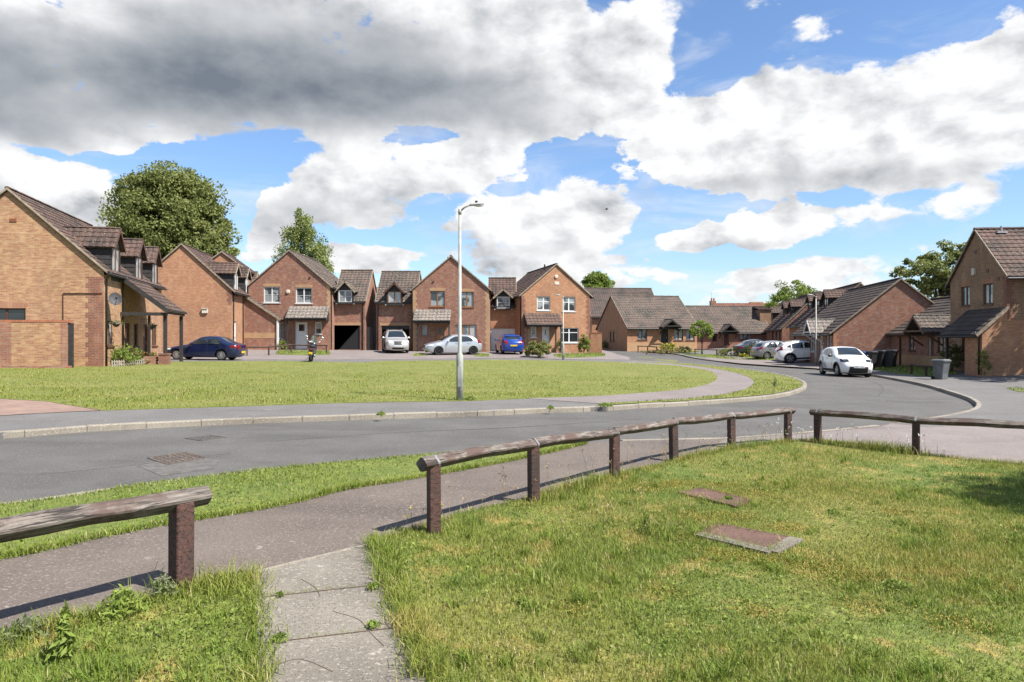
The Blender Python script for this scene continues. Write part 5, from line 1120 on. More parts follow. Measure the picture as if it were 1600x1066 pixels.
# ---- far red roofed house
fh=thing('distant_house','far house with red pantile roof and chimney above the second bungalow','house',(33,112,0.3)); B=Block((34.2,124),-90,9,16,.3,5.2,7.55); block(fh,B,'brick_tan','tile_red',{})
B=Block((45,113),0,5,7,.3,5.3,7.6); block(fh,B,'brick_tan','tile_red',{})
mb=MB(); mb.box((33.6,119,5),(34.5,119.8,8.1)); mb.build('chimney','brick_red',fh); m=MB(); 
for k in (0,1): m.lathe([(.12,8.1),(.14,8.5),(.10,8.55)],10,c=(33.85+.4*k,119.4,0))
m.build('chimney_pot','terracotta',fh); MB().box((41,121,5),(43.2,121.8,8.0)).build('chimney','brick_buff',fh)
MB().tube([(33.9,119.6,8),(33.9,119.6,9.6)],.02,5).beam((33.4,119.6,9.4),(34.5,119.6,9.4),.02,.02).build('aerial','steel',fh)
# ---- east terraces, ridges running away
def east(label, px,Y,ang,peak,eave,w_,d,wall,roof,cat='house',dorms=(),z0=None,side=None,front=None,fr_dark=True,**kw):
    O,U=rotframe(px,Y,ang); f=Fr(O,U,(U[1],-U[0])); z=float(gz(*O)) if z0 is None else z0; e=f.px(px,eave)[1]; zp=f.px(peak[0],peak[1])[1]; w=w_ or 2*f.px(peak[0],peak[1])[0]
    B=Block(O,ang,w,d,z,e,zp); h=thing('terrace_house',label,cat,(O[0],O[1],z)); 
    op={}
    if side: op['left']=side(B,z)
    if front: op['front']=front(B,z)
    block(h,B,wall,roof,op,eover=.25,over=.1,**kw)
    for (uc,dz,zt) in dorms: dormer(h,B,'left',uc,1.5,B.e+dz,B.e+dz+1.0,B.e+dz+1.6,-(-dz/((B.k-B.e)/(w/2))) if False else dz/((B.k-B.e)/(w/2))-.0,.3,GB,roof,glass='glass_dark')
    return h,B
AE=-10
h9,B9=east('big red gable wall terrace house beside the white crossover car',1302,46,AE,(1407,437),518,None,11,'brick_red','tile_dark',side=lambda B,z:[dict(h=(.35,1.0,z+.5,z+2.0),frame='white_upvc',cols=1,rows=3),dict(h=(1.15,1.8,z+.5,z+2.0),frame='white_upvc',cols=1,rows=3),dict(h=(2.6,3.5,z+.05,z+2.05),kind='door',mat='white_upvc'),dict(h=(5,6.2,z+.9,z+2.0),frame='white_upvc')])
quoins(h9,B9.fr['front'],0,.7,B9.z0,B9.e-.2,'brick_orange',1)
L9=B9.fr['left']; gablet(h9,L9,3.2,2.2,B9.e-.1,B9.e+.85,.9,1.2,'tile_pale',barge='white_upvc')
h8,B8=east('orange gable terrace house with three small dormers on its slope',1272,61,AE,(1344,443.5),505,None,10,'brick_orange','tile_brown',dorms=[(2.2,1.35,0),(5.2,1.35,0),(8.2,1.35,0)],side=lambda B,z:[dict(h=(.8,1.6,z+.9,z+2.1),frame=GB,cols=1,glass='glass_dark'),dict(h=(2.4,3.3,z+.05,z+2.05),kind='door',mat='door_brown'),dict(h=(4.4,5.4,z+.9,z+2.1),frame=GB,glass='glass_dark'),dict(h=(7,8,z+.9,z+2.1),frame=GB,glass='glass_dark')])
h8b,B8b=east('farther brown roofed terrace house with dormers beyond the silver cars',1222,73,AE,(1281,457),512,None,9,'brick_red','tile_brown',dorms=[(2.0,1.3,0),(5.5,1.3,0)],side=lambda B,z:[dict(h=(.8,1.6,z+.9,z+2.0),frame=GB,cols=1,glass='glass_dark'),dict(h=(2.6,3.5,z+.05,z+2.05),kind='door',mat='door_brown'),dict(h=(4.6,5.6,z+.9,z+2.0),frame=GB,glass='glass_dark')])
h8c,B8c=east('farthest terrace house with a boxy dark dormer next to the low bungalow',1195,84,AE,(1246,468),515,None,9,'brick_orange','tile_dark',dorms=[(2.0,1.1,0)],side=lambda B,z:[dict(h=(2.6,3.5,z+.05,z+2.0),kind='door',mat='door_brown')])
bx=thing('roof_box','square brown clad roof extension above the far bungalow','building',(28.8,84,z7)); mb=MB(); f=Fr((0,84),(1,0),(0,-1)); u0,za=f.px(1187.5,503); u1,zb=f.px(1205,484); mb.fbox(f,u0,u1,za-1,zb,-3.5,0); mb.build('wall','brick_brown',bx); rb=MB(); roof_slope(rb,f.p(u0-.1,zb+.02,.15),f.p(u1+.15,zb+.02,.15),f.p(u1+.15,zb+.6,-3.4),f.p(u0-.1,zb+.6,-3.4)); rb.build('roof','tile_brown',bx,recalc=False)
# ---- link bungalow on the right, front facing the road
A_,UA=rotframe(1371,47.5,0)
pL=Vector(A_); pR=Vector(((1486-800)/F*38.2,38.2)); d=(pR-pL); L_=d.length; dn=d/L_; ang=math.degrees(math.atan2(-dn.x,-dn.y)); 
# ridge runs from pR back to pL : local y = -dn
ly=-dn; ang=math.degrees(math.atan2(-ly.x,ly.y)); z10=-.12; B10=Block(pR,ang,6.2,L_,z10,Fr(pR,ly,(-ly.y,ly.x)).px(1371,519)[1],4.15); Lf=B10.fr['left']
h10=thing('link_bungalow','single storey brick bungalow with gabled timber porch between the big gable and right house','bungalow',(pR.x,pR.y,z10))
B10.e=Lf.px(1375,519)[1]
def l10(x0,x1,y0,y1,zm=None): return pxhole(Lf,x0,x1,y0,y1,zm)
ops=[dict(h=l10(1420,1430,521,548),frame=GB,cols=2,glass='glass_pale'),dict(h=l10(1451,1459,523,566,z10+.05),kind='door',mat='door_brown',framem='white_upvc',g=2,full=True),dict(h=l10(1465,1477,523,550),frame=GB,cols=2,glass='glass_pale'),dict(h=l10(1378,1390,527,560,z10+.05),kind='door',mat='garage_black',framem='white_upvc')]
block(h10,B10,'brick_red','tile_dark',{'left':ops},eover=.3)
MB().fbox(Lf,.05,L_-1.5,z10-.2,z10+.75,-.01,.009).build('plinth','brick_buff',h10)
uc,zp=Fr(Lf.o+Lf.N*1.1,Lf.U,Lf.N).px(1427,493); gablet(h10,Lf,uc,2.5,B10.e-.1,zp,1.1,1.6,'tile_grey',barge='brown_wood')
pipe(h10,Lf,Lf.px(1408,540)[0],z10,B10.e-.1)
MB().beam(B10.g(-.3,L_+.13,B10.e+.0),B10.g(3.1,L_+.13,B10.k+.12),.06,.12).build('flashing','lead',h10)
# ---- right hand house
O11=Vector(((1573-800)/F*33,33.0)); z11=float(gz(*O11))+.02; a11=-6; 
ly=Vector((math.sin(math.radians(-a11)),math.cos(math.radians(a11)))); lx=Vector((ly.y,-ly.x)); LF=Fr(O11,ly,-lx); d11=LF.px(1485,500)[0]
e11=LF.px(1573,437)[1]; zc,k11=LF.px(1524,361); 
# block with its ridge running away to the right: local y = lx, local x = -ly
Q=O11+ly*d11; B11=Block(Q,math.degrees(math.atan2(-ly.y,-ly.x)),d11,9,z11,LF.px(1485,441)[1],k11,.5)
h11=thing('brick_house','two storey brown brick house at the right edge with lean-to porch','house',(O11.x,O11.y,z11))
FL=B11.fr['front']; FR=B11.fr['right']
ops=[dict(h=pxhole(FL,1501.5,1515,447,478.5),frame=GB,cols=2,lintel='brick_soldier',arch=.08,glass='glass_pale'),dict(h=pxhole(FL,1536,1551,442.5,476),frame=GB,cols=2,lintel='brick_soldier',arch=.08,glass='glass_pale'),
     dict(h=pxhole(FL,1503,1516,522,548),frame=GB,cols=2,glass='glass_dark')]
block(h11,B11,'brick_brown','tile_brown',{'front':ops},eover=.25,fine=5)
quoins(h11,FR,0,.45,z11+2.2,B11.e-.1,'brick_dark',1); quoins(h11,FL,B11.w-.4,B11.w,z11+2.9,B11.e-.1,'brick_dark',-1)
u,z=FL.px(1523,424.5); MB().fbox(FL,u-.12,u+.12,z-.17,z+.17,0,.1).build('alarm_box','cream',h11)
for (x_,y_) in ((1524,394),(1543,423),(1560,436)): u,z=FL.px(x_,y_); MB().fbox(FL,u-.1,u+.1,z-.08,z+.08,0,.025).build('air_vent','brown_wood',h11)
# roof vents
for (t_,s_) in ((1.0,.12),(2.3,.42)):
    p=B11.g(B11.w*(.5+.5*s_),t_,B11.k-(B11.k-B11.e)*s_+.1); MB().box(tuple(p-Vector((.25,.1,.0))),tuple(p+Vector((.25,.1,.07)))).tube([p,p+Vector((0,0,.35))],.05,8).build('roof_vent','lead',h11)
# lean-to porch and its side wall
fx=Fr(O11-lx*.0,lx,Vector((-ly.x,-ly.y))); pj=-fx.px(1534,560)[0]; hw_=3.4
BL=Fr(O11-lx*pj,lx,-ly); zt=LF.px(1573,483)[1]; zbq=Fr(O11-lx*pj,ly,-lx).px(1534,517)[1]
mb=MB(); SW=Fr(O11-lx*pj-ly*.02,lx,-ly); wall_face(mb,SW,[(0,z11-.4),(pj+8,z11-.4),(pj+8,z11+2.55),(pj,zt-.1),(pj,z11+2.55) if False else (pj,zt-.05),(0,zbq)],[]) if False else None
wall_face(mb,SW,[(0,z11-.4),(pj+.02,z11-.4),(pj+.02,zt-.02),(0,zbq)],[])
LW=Fr(O11-lx*pj,ly,-lx); dd=1.5; wall_face(mb,LW,[(0,z11-.4),(dd,z11-.4),(dd,zbq),(0,zbq)],[])
EW=Fr(O11-lx*pj+ly*dd,lx,ly); wall_face(mb,EW,[(0,z11-.4),(pj,z11-.4),(pj,zt-.05),(0,zbq)],[]); mb.build('porch_wall','brick_orange',h11,recalc=False)
SW2=Fr(O11,lx,-ly); MB().fbox(SW2,.01,8.5,z11-.4,z11+2.6,-.01,.024).build('lower_wall','brick_orange',h11)
rb=MB(); LD=Fr(O11-lx*(pj+.3),ly,-lx); pt_=(zt-zbq)/pj; roof_slope(rb,LD.p(-.15,zbq-.3*pt_+.08,0),LD.p(hw_,zbq-.3*pt_+.08,0),LF.p(hw_,zt+.08,0),LF.p(-.15,zt+.08,0)); rb.build('porch_roof','tile_dark',h11,recalc=False)
MB().beam(LD.p(-.17,zbq-.3*pt_+.05,.02),LF.p(-.17,zt+.07,0),.035,.13).build('verge_board','mortar_edge',h11)
pb=MB(); pb.fbox(LW,hw_-.15,hw_-.03,z11-.1,zbq,-.1,.0); pb.fbox(LW,dd,hw_,zbq-.18,zbq-.03,-.1,.02); pb.tube([LD.p(-.1,zbq-.3*pt_,.05),LD.p(hw_,zbq-.3*pt_,.05)],.055,8); pb.build('post','black_timber',h11)
pipe(h11,LW,.12,z11,zbq-.05); make_window(h11,FL,(1.4,2.1,z11+1.0,z11+2.1),GB,cols=1,glass='glass_dark',depth=-.02) if False else None

# ================================================================== STREET FURNITURE
def lamp(label,x,y,H,dirx=1,group=None,dia=.05,loc=None):
    zb=float(gz(x,y)); t=thing('street_lamp',label,'street lamp',(x,y,zb),group=group)
    MB().tube([(x,y,zb-.2),(x,y,zb+H*.235),(x,y,zb+H*.25),(x,y,zb+H-.02)],[dia*1.75,dia*1.75,dia*1.0,dia*.72],14).build('post','lamp_post',t,smooth=True)
    d=Vector((dirx,0,0)); top=Vector((x,y,zb+H-.03)); k=H/4.9
    MB().tube([top-Vector((0,0,.12)),top+Vector((0,0,.01))],dia*.85,12).tube([top-Vector((0,0,.05)),top+d*.12*k+Vector((0,0,.06*k)),top+d*.30*k+Vector((0,0,.14*k))],dia*.45,8).build('arm','lamp_post',t,smooth=True)
    a=top+d*.26*k+Vector((0,0,.11*k)); b=top+d*.62*k+Vector((0,0,.155*k)); hb=MB(); n=8
    for i in range(n+1):
        f=i/n; c=a.lerp(b,f); w=.085*k*math.sin(math.pi*(.18+.72*f))**.6; hgt=.05*k*math.sin(math.pi*(.2+.7*f))**.6
        for j in range(10): an=2*math.pi*j/10; hb.v.append(c+Vector((0,math.cos(an)*w,max(-.3,math.sin(an))*hgt)))
    for i in range(n):
        for j in range(10): hb.f.append((i*10+j,i*10+(j+1)%10,(i+1)*10+(j+1)%10,(i+1)*10+j))
    hb.f+= [tuple(range(9,-1,-1)),tuple(n*10+j for j in range(10))]
    l=hb.build('lantern','lamp_head',t,smooth=True); MB().blob(a.lerp(b,.6)-Vector((0,0,.02*k)),(.14*k,.06*k,.045*k),12,6).build('lens','lamp_lens',l,smooth=True)
    c=a.lerp(b,.45)+Vector((0,0,.045*k)); MB().lathe([(.035*k,0),(.035*k,.05*k),(.0,.06*k)],10,c=tuple(c)).build('photocell','black_plastic',l)
    MB().box((x-.045,y-dia*1.76-.004,zb+.35),(x+.045,y-dia*1.70,zb+.85)).build('access_door','lamp_post',t)
x,y=P(718.5,626); lamp('tall pale street lamp standing on the green edge near the road',x,y,(626-326)*y/F)
x,y=P(880,562.5); lamp('slim pale street lamp in front of the orange gabled house',x,y,(562.5-463)*y/F,-1,dia=.045)
x,y=P(1275,571.5); lamp('pale street lamp between the two white cars',x,y,(571.5-463)*y/F,-1,dia=.05)

# knee rail fences: near
def fpts(lst): return [P(a,b) for a,b in lst]
nb=fpts([(283,925),(-110,1040),(-700,1225)])
knee_fence('nearest weathered rail fence at the lower left with one thick post',[nb[0],nb[1],nb[2]],[.53,.53,.53],w=.112,straps=False,over=(.17,.1),near=True)
mid=fpts([(678,836),(834,787),(960,748),(1053,721),(1143,700),(1231,692)])
hs=[]
for (px,py,tp) in ((678,836,722),(834,787,694),(960,748,676),(1053,721,660),(1143,700,650),(1231,692,643)): hs.append((py-tp)*P(px,py)[1]/F-.045)
knee_fence('curving weathered knee rail on six brown posts with metal straps',mid,hs,near=True,over=(.14,.12),w=.095)
rt=fpts([(1278,693),(1431,713),(1700,735),(2000,760)]); hs=[(693-644)*P(1278,693)[1]/F-.045,(713-657)*P(1431,713)[1]/F-.045,.5,.5]
knee_fence('weathered knee rail running out of the frame on the right',rt,hs,near=True,over=(.12,.1),w=.095)
# far rails
def farf(label,lst,h): knee_fence(label,fpts(lst),[h]*len(lst),w=.09,straps=False,over=(.1,.1),mat='post_wood',group=None)
farf('low brown knee rail in front of the white door house',[(386,556),(420,555.5),(455,552),(510,552.5)],.55)
farf('short brown knee rail outside the bungalow',[(997,549.5),(1012,550),(1026,551)],.5)
farf('long low rail by the flower border near the silver cars',[(1086,554),(1120,555),(1160,556),(1200,557)],.45)
farf('dark knee rail beside the grey wheelie bin',[(1424,585),(1447,588),(1468,590)],.45)

# grass patches by the houses and worn repairs in the road
for nm,lst,off in (('verge',[(864,554),(900,553),(944,553),(946,557),(905,559),(878,559.2),(866,557)],.014),('verge',[(434,548),(515,548.5),(516,555),(470,555.5),(430,554)],.014),('verge',[(647,552.5),(662,552.5),(668,556),(645,556.5)],.014),('verge',[(745,553),(764,553),(764,557.5),(740,557)],.014),
    ('verge',[(1066,554.3),(1120,554.2),(1180,555),(1242,557.5),(1232,562.5),(1190,563),(1140,561.5),(1090,557)],.012),('verge',[(1352,571),(1410,571.5),(1478,574),(1500,584),(1470,588.5),(1440,589),(1404,585),(1365,578)],.012),('verge',[(1000,549.5),(1060,548.5),(1100,550),(1060,552.5)],.012),('verge',[(1560,604),(1640,606),(1640,615),(1590,612)],.012)):
    sheet(nm,pp(lst),off,'turf_verge',1.0)
    q=pp(lst); xs=[a for a,_ in q]; ys=[b for _,b in q]; n_=int(min(9000,(max(xs)-min(xs))*(max(ys)-min(ys))*60)); blades('verge_grass',q,(RNG.uniform(min(xs),max(xs),n_),RNG.uniform(min(ys),max(ys),n_)),'blade_verge',.09,.03,label='short grass patch in front of the houses')
plain('patch_brown',(.125,.116,.107),.95,var=.25,scale=9); plain('patch_dark',(.085,.083,.082),.95,var=.2,scale=9)
sheet('road_patch',pp([(215,716),(252,731),(335,720),(345,708),(290,702)]),-.0965,'patch_brown',.4)
for lst,w_ in (([(1325,590),(1352,594),(1374,601),(1380,610),(1372,618)],.05),([(1230,596),(1262,592),(1300,590)],.04),([(420,690),(620,676),(800,668),(1000,655)],.012),([(1385,626),(1430,629),(1475,628)],.06),([(60,742),(200,728),(360,708)],.010)):
    q=dens([PV(a,b,-.0985) for a,b in lst],4); m=MB()
    for a_,b_ in zip(q[:-1],q[1:]): m.beam(a_,b_,w_,.004)
    tag(m.build('road_crack','patch_dark'),kind='structure')
# iron covers
def cover(name,label,px,lst,mat,stuff=None,frame=None,z=.03,raised=.012):
    q=[PV(a,b,z) for a,b in lst]; c=sum(q,Vector())/4; t=thing(name,label,'manhole cover',c); mb=MB(); dn=Vector((0,0,-.08))
    cc=c; inn=[cc+(v-cc)*.93 for v in q]; up=Vector((0,0,raised))
    mb.add([v+up for v in inn]+[v+dn for v in inn],[(0,1,2,3),(0,4,5,1),(1,5,6,2),(2,6,7,3),(3,7,4,0)])
    for i in range(9) if 'iron' in mat else ():                        # raised tread bars
        for j in range(6):
            a=inn[0].lerp(inn[1],(i+.5)/9); b=inn[3].lerp(inn[2],(i+.5)/9); p=a.lerp(b,(j+.5)/6)+up; e=(inn[1]-inn[0]).normalized()*.022 if (i+j)%2 else (inn[3]-inn[0]).normalized()*.022
            mb.beam(p-e+Vector((0,0,.002)),p+e+Vector((0,0,.002)),.01,.008)
    mb.build('lid',mat,t)
    fb=MB()
    for i in range(4): fb.beam(q[i]+Vector((0,0,-.02+raised*.7)),q[(i+1)%4]+Vector((0,0,-.02+raised*.7)),.035,.05)
    fb.build('frame',frame or mat,t); return q
qa=cover('manhole_cover','rusty red double cover nearer in the lawn',0,[(1092,836),(1205,864),(1244,843),(1121,820)],'rust_cover')
x=MB(); t=[o for o in COL.objects if o.get('label','').startswith('rusty red double')][0]
for i in (0,1): x.beam(qa[i]+Vector((0,0,-.02)),qa[i+1]+Vector((0,0,-.02)),.11,.07)
x.build('concrete_surround','concrete',t)
qb=cover('manhole_cover','farther rusty cover half hidden in the lawn',0,[(1062,771),(1150,792),(1172,782),(1095,764)],'rust_cover')
cover('road_cover','studded iron cover set in the road',0,[(232,716),(262,726),(322,716),(290,707)],'iron_cover',z=-.098,raised=.004)
asphalt('iron_faint', (.095,.086,.078), (.125,.115,.105), (.17,.16,.15), .4)
cover('road_cover','farther worn iron cover set in the road',0,[(290,685),(315,689),(352,683.5),(330,680)],'iron_faint',z=-.098,raised=.003)

# wheelie bins
def wbin(label,x,y,rz,mat,group=None,h=1.07,s=1.0,lid=None):
    zb=float(gz(x,y)); t=thing('wheelie_bin',label,'bin',(0,0,0),group=group); mb=MB(); n=8
    def ring(w,d,z,c=.05,oy=0): return [(-w+c,-d+oy,z),(w-c,-d+oy,z),(w,-d+c+oy,z),(w,d-c+oy,z),(w-c,d+oy,z),(-w+c,d+oy,z),(-w,d-c+oy,z),(-w,-d+c+oy,z)]
    R=[ring(.235,.24,.04),ring(.245,.26,.35),ring(.27,.32,.93,oy=-.03),ring(.30,.355,.94,oy=-.03),ring(.30,.355,.985,oy=-.03)]
    for r in R: mb.v+= [Vector(p) for p in r]
    for i in range(4):
        for k in range(8): mb.f.append((i*8+k,i*8+(k+1)%8,(i+1)*8+(k+1)%8,(i+1)*8+k))
    mb.f+=[tuple(range(7,-1,-1)),tuple(range(32,40))]; mb.build('body',mat,t)
    lb=MB(); R=[ring(.31,.37,.99,oy=-.03),ring(.31,.37,1.02,oy=-.03),ring(.24,.30,1.075,oy=-.02)]
    for r in R: lb.v+=[Vector(p) for p in r]
    for i in range(2):
        for k in range(8): lb.f.append((i*8+k,i*8+(k+1)%8,(i+1)*8+(k+1)%8,(i+1)*8+k))
    lb.f+=[tuple(range(7,-1,-1)),tuple(range(16,24))]; lb.build('lid',lid or mat,t)
    MB().tube([(-.22,.40,1.0),(.22,.40,1.0)],.018,8).box((-.24,.3,.97),(-.2,.41,1.01)).box((.2,.3,.97),(.24,.41,1.01)).build('handle',mat,t)
    for s_ in (-1,1): MB().lathe([(0,s_*.27),(.10,s_*.27),(.10,s_*.22),(0,s_*.22)],16,'y' if False else 'z').build('tmpw','tyre',t) if False else None
    for s_ in (-1,1):
        w=MB()
        for k in range(16):
            a=2*math.pi*k/16; w.v+=[Vector((s_*.22,.25+.1*math.cos(a),.1+.1*math.sin(a))),Vector((s_*.27,.25+.1*math.cos(a),.1+.1*math.sin(a)))]
        for k in range(16): w.f.append((2*k,2*k+1,(2*k+3)%32,(2*k+2)%32))
        w.f+=[tuple(range(0,32,2)),tuple(range(31,0,-2))]; w.build('wheel','tyre',t)
    t.location=(x,y,zb); t.rotation_euler=(0,0,rz); t.scale=(s,)*3; return t
x,y=P(1470,594); wbin('large grey wheelie bin on the pavement by the right house',x,y,math.radians(20),'grey_bin',s=.9)
for px,py,Y,m,lb in ((1345,0,42.5,'blue_bin','blue wheelie bin behind the small white car'),(1359,0,42.2,'black_bin','leftmost black wheelie bin, next to the blue bin'),(1374,0,42.6,'black_bin','middle black wheelie bin below the big gable'),(1391,0,42.4,'black_bin','rightmost black wheelie bin, near the bungalow door'),):
    wbin(lb,(px-800)/F*Y,Y,math.radians(30+random.uniform(-8,8)),m,group='bins below the big red gable')
# recycling box and utility boxes
x,y=(1386-800)/F*41.2,41.2
if False: t=thing('recycling_box','small dark box on the grass in front of the black bins','box',G(x,y)); MB().bevbox((x-.28,y-.2,G(x,y).z),(x+.28,y+.2,G(x,y).z+.35),.03).build('box','grey_bin',t); MB().bevbox((x-.3,y-.22,G(x,y).z+.352),(x+.3,y+.22,G(x,y).z+.39),.02).build('lid','black_bin',t)

# ================================================================== CARS
def at(px,Y): return (px-800)/F*Y
car('parked_car','dark blue saloon parked side on beside the left green','car',at(322,42.6),42.6,math.radians(-1),SEDAN,'paint_navy')
car('parked_car','silver compact suv facing the road in front of the open black garage','car',at(616,54.2),54.6,math.radians(105),SUV,'paint_lightsilver',plate='LD56 VKC')
car('parked_car','silver hatchback parked across the red brick house with buff corners','car',at(707,52.4),52.6,math.radians(18),HATCH,'paint_silver',rim='rim_dark')
car('parked_car','bright blue hatchback facing the white garage door','car',at(795,54.6),54.9,math.radians(-80),{**HATCH,'tl':(66,75),'tlt':.66,'spoiler':'paint_blue'},'paint_blue',rim='rim_dark')
car('parked_car','white crossover parked side on by the street lamp','car',at(1259,53),53,math.radians(172),XSUV,'paint_white',scale=.98)
car('parked_car','small white and lilac car with black trim standing on the road','car',at(1320,37.4),37.4,math.radians(84),CROSS,'paint_white',plate='OE71 ALV',lift=-.1)
car('parked_car','silver hatchback parked behind the white crossover','car',at(1213,60),60,math.radians(192),HATCH,'paint_greysilver')
car('parked_car','grey saloon parked farthest back beyond the silver hatchback','car',at(1186,64.5),64.5,math.radians(184),SEDAN,'paint_graphite')

# ================================================================== MOTORCYCLE (seen from behind, leaning on its stand)
def motorcycle():
    x,y=P(484,566); t=thing('motorcycle','black scooter style motorcycle with yellow plate parked on the green edge','motorcycle',(0,0,0))
    R_=.28
    for nm,yy in (('wheel',.0),('wheel',1.28)):
        w=MB(); 
        def ring(prof): 
            for (r,h) in prof:
                for k in range(24): a=2*math.pi*k/24; w.v.append(Vector((h,yy+r*math.cos(a),R_+r*math.sin(a))))
        pr=[(R_*.68,-.05),(R_*.92,-.06),(R_,-.02),(R_,.02),(R_*.92,.06),(R_*.68,.05),(R_*.68,-.05)]; ring(pr)
        for i in range(6):
            for k in range(24): w.f.append((i*24+k,i*24+(k+1)%24,(i+1)*24+(k+1)%24,(i+1)*24+k))
        wo=w.build('wheel','tyre',t,smooth=True); s=MB()
        for k in range(6): a=math.pi*k/3; s.beam((0,yy,R_),(0,yy+math.cos(a)*R_*.68,R_+math.sin(a)*R_*.68),.03,.03,up=(1,0,0))
        s.build('rim','steel',wo)
    b=MB(); b.blob((0,.35,.55),(.17,.42,.20),14,8); b.blob((0,.1,.62),(.15,.28,.12),12,7); b.beam((0,.2,.35),(0,.95,.38),.30,.10); b.beam((0,.95,.38),(0,1.12,.75),.32,.08); b.blob((0,1.15,.72),(.20,.12,.28),12,8); b.build('body','paint_black',t,smooth=True)
    MB().blob((0,.32,.79),(.15,.40,.075),14,7).build('seat','trim',t,smooth=True)
    MB().tube([(0,1.28,R_),(0,1.12,.72),(0,1.05,1.0)],[.03,.035,.03],8).build('fork','steel',t)
    MB().tube([(-.34,.98,1.05),(-.18,1.02,1.0),(0,1.04,.98),(.18,1.02,1.0),(.34,.98,1.05)],.018,8).build('handlebar','steel',t,smooth=True)
    for s in (-1,1): MB().tube([(s*.24,1.02,1.0),(s*.38,1.03,1.22)],.010,5).blob((s*.40,1.02,1.26),(.085,.02,.055),12,6).build('mirror','chrome',t,smooth=True)
    w=MB(); 
    for i in range(5):
        for j in range(5): w.v.append(Vector(((j-2)/2*.18*(1-i*.08),1.16-.03*abs(j-2)-i*.03,.98+i*.09)))
    w.f=[(i*5+j,i*5+j+1,(i+1)*5+j+1,(i+1)*5+j) for i in range(4) for j in range(4)]; w.build('windscreen','glass_pale',t,smooth=True)
    MB().blob((0,1.22,.93),(.10,.07,.09),12,7).build('headlight','chrome',t,smooth=True)
    MB().bevbox((-.05,-.17,.62),(.05,-.10,.68),.015).build('tail_light','red_paint',t)
    for s in (-1,1): MB().blob((s*.17,-.06,.60),(.035,.03,.03),8,5).build('indicator','oak_frame',t,smooth=True)
    MB().box((-.09,-.24,.38),(.09,-.23,.50)).build('number_plate','yellow_plate',t); MB().tube([(.18,.75,.28),(.19,.2,.30),(.20,-.15,.36)],[.03,.045,.05],8).build('exhaust','steel',t,smooth=True)
    MB().beam((-.05,.5,.3),(-.28,.45,.0),.02,.02).build('side_stand','steel',t)
    t.location=(x,y,float(gz(x,y))+.015); t.rotation_euler=(0,math.radians(7),math.radians(12)); t.scale=(1.15,1.15,1.15)
motorcycle()

# ================================================================== TREES
tree('lime_tree','huge round dense lime tree behind the two left chalet houses','tree',-32,66,[(0,0,10.3,5.4,5.5,6.2),(-1.9,0,7.5,4.4,5,5),(2.4,-.5,7.0,3.7,5,5.0),(.4,0,13.1,3.7,4,3.1),(-1.2,0,12.6,3.6,4,3.3),(2.6,0,10.3,2.8,4,3.2)],125000,.28,'leaf_lime',tr=.5,clump=.20,nclump=620,shell=(.5,1.02),limbs=30,trunk_top=11)
tree('birch_tree','tall drooping birch behind the white windowed brick house','tree',-23.8,80,[(0,0,10.5,2.6,2.6,4.6),(-1,0,8,2.4,2.4,4),(1.5,0,9,2.2,2.4,3.8),(0.0,0,13.3,1.4,1.6,2.4),(2.2,0,6.8,1.8,2,3)],22000,.24,'leaf_birch',tr=.2,bark='bark_pale',clump=.26,nclump=120,droop=.9,limbs=26,trunk_top=13.5)
tree('round_tree','dense round green tree beyond the orange gabled house','tree',12.6,104,[(0,0,7.7,2.8,3,3.2),(.9,0,5.4,2.2,3.0,3),(-1.1,0,5.8,2.2,3.0,3)],26000,.36,'leaf_mid',tr=.3,clump=.2,nclump=260,limbs=10)
tree('far_tree','small tree top peeping over the bungalow ridge','tree',21,122,[(0,0,6,3.2,3,2.4),(-4,0,5.4,2.6,2.4,2.2)],3500,.34,'leaf_mid',tr=.25,clump=.25,nclump=60)
tree('leafy_tree','airy tree rising behind the dormered terrace houses','tree',40,100,[(0,0,6.4,3.0,3,3.0),(-1.9,0,5.6,2.2,2.6,2.2),(1.9,0,5.8,2.0,2.6,2.2)],9000,.30,'leaf_mid',tr=.28,clump=.24,nclump=110,limbs=16)
tree('broad_tree','dark spreading tree behind the link bungalow and right house','tree',36.5,60,[(-1.5,0,6.8,2.3,3,1.8),(0.8,0,7.7,2.2,3,2.0),(3.0,0,7.4,2.4,3,2.4),(-2.0,0,6.2,1.7,2.6,1.3),(.6,0,5.0,2.8,3,1.9),(2.6,0,8.8,1.5,2,1.2)],15000,.27,'leaf_lime',tr=.3,clump=.24,nclump=170,limbs=26)
tree('street_tree','small bright round street tree between the two bungalows','tree',at(1097,68),68,[(0,0,2.35,1.15,1.1,.85),(.5,0,2.0,.7,.8,.6),(-.5,0,2.1,.7,.8,.6)],3200,.16,'leaf_bright',tr=.08,clump=.26,nclump=60,limbs=10)
tree('shade_tree','leafy tree just outside the right side of the picture','tree',11.0,4.4,[(0,0,6.2,2.0,2.0,1.5),(-1.0,.8,5.6,1.4,1.4,1.0),(.8,1.5,5.8,1.5,1.4,1.1)],7000,.16,'leaf_mid',tr=.16,clump=.25,nclump=80,limbs=14,group=None)
tree('conifer_hedge','dark green trees filling the gap beyond the far roofs','tree',24,135,[(-8,0,4,5,3,3),(0,0,4,6,3,3.2),(9,0,4,6,3,3)],5000,.4,'leaf_mid',tr=.3,clump=.25,nclump=90)
tree('shade_tree','unseen tree added out of frame to shade the right forecourt','tree',26.6,30.0,[(0,0,5.0,2.3,2.6,2.0),(1.2,.8,4.2,1.8,1.8,1.6),(-.6,1.0,4.4,1.8,1.8,1.4)],9000,.26,'leaf_mid',tr=.2,clump=.25,nclump=90)  # added out of view so that its crown shades the forecourt and house wall
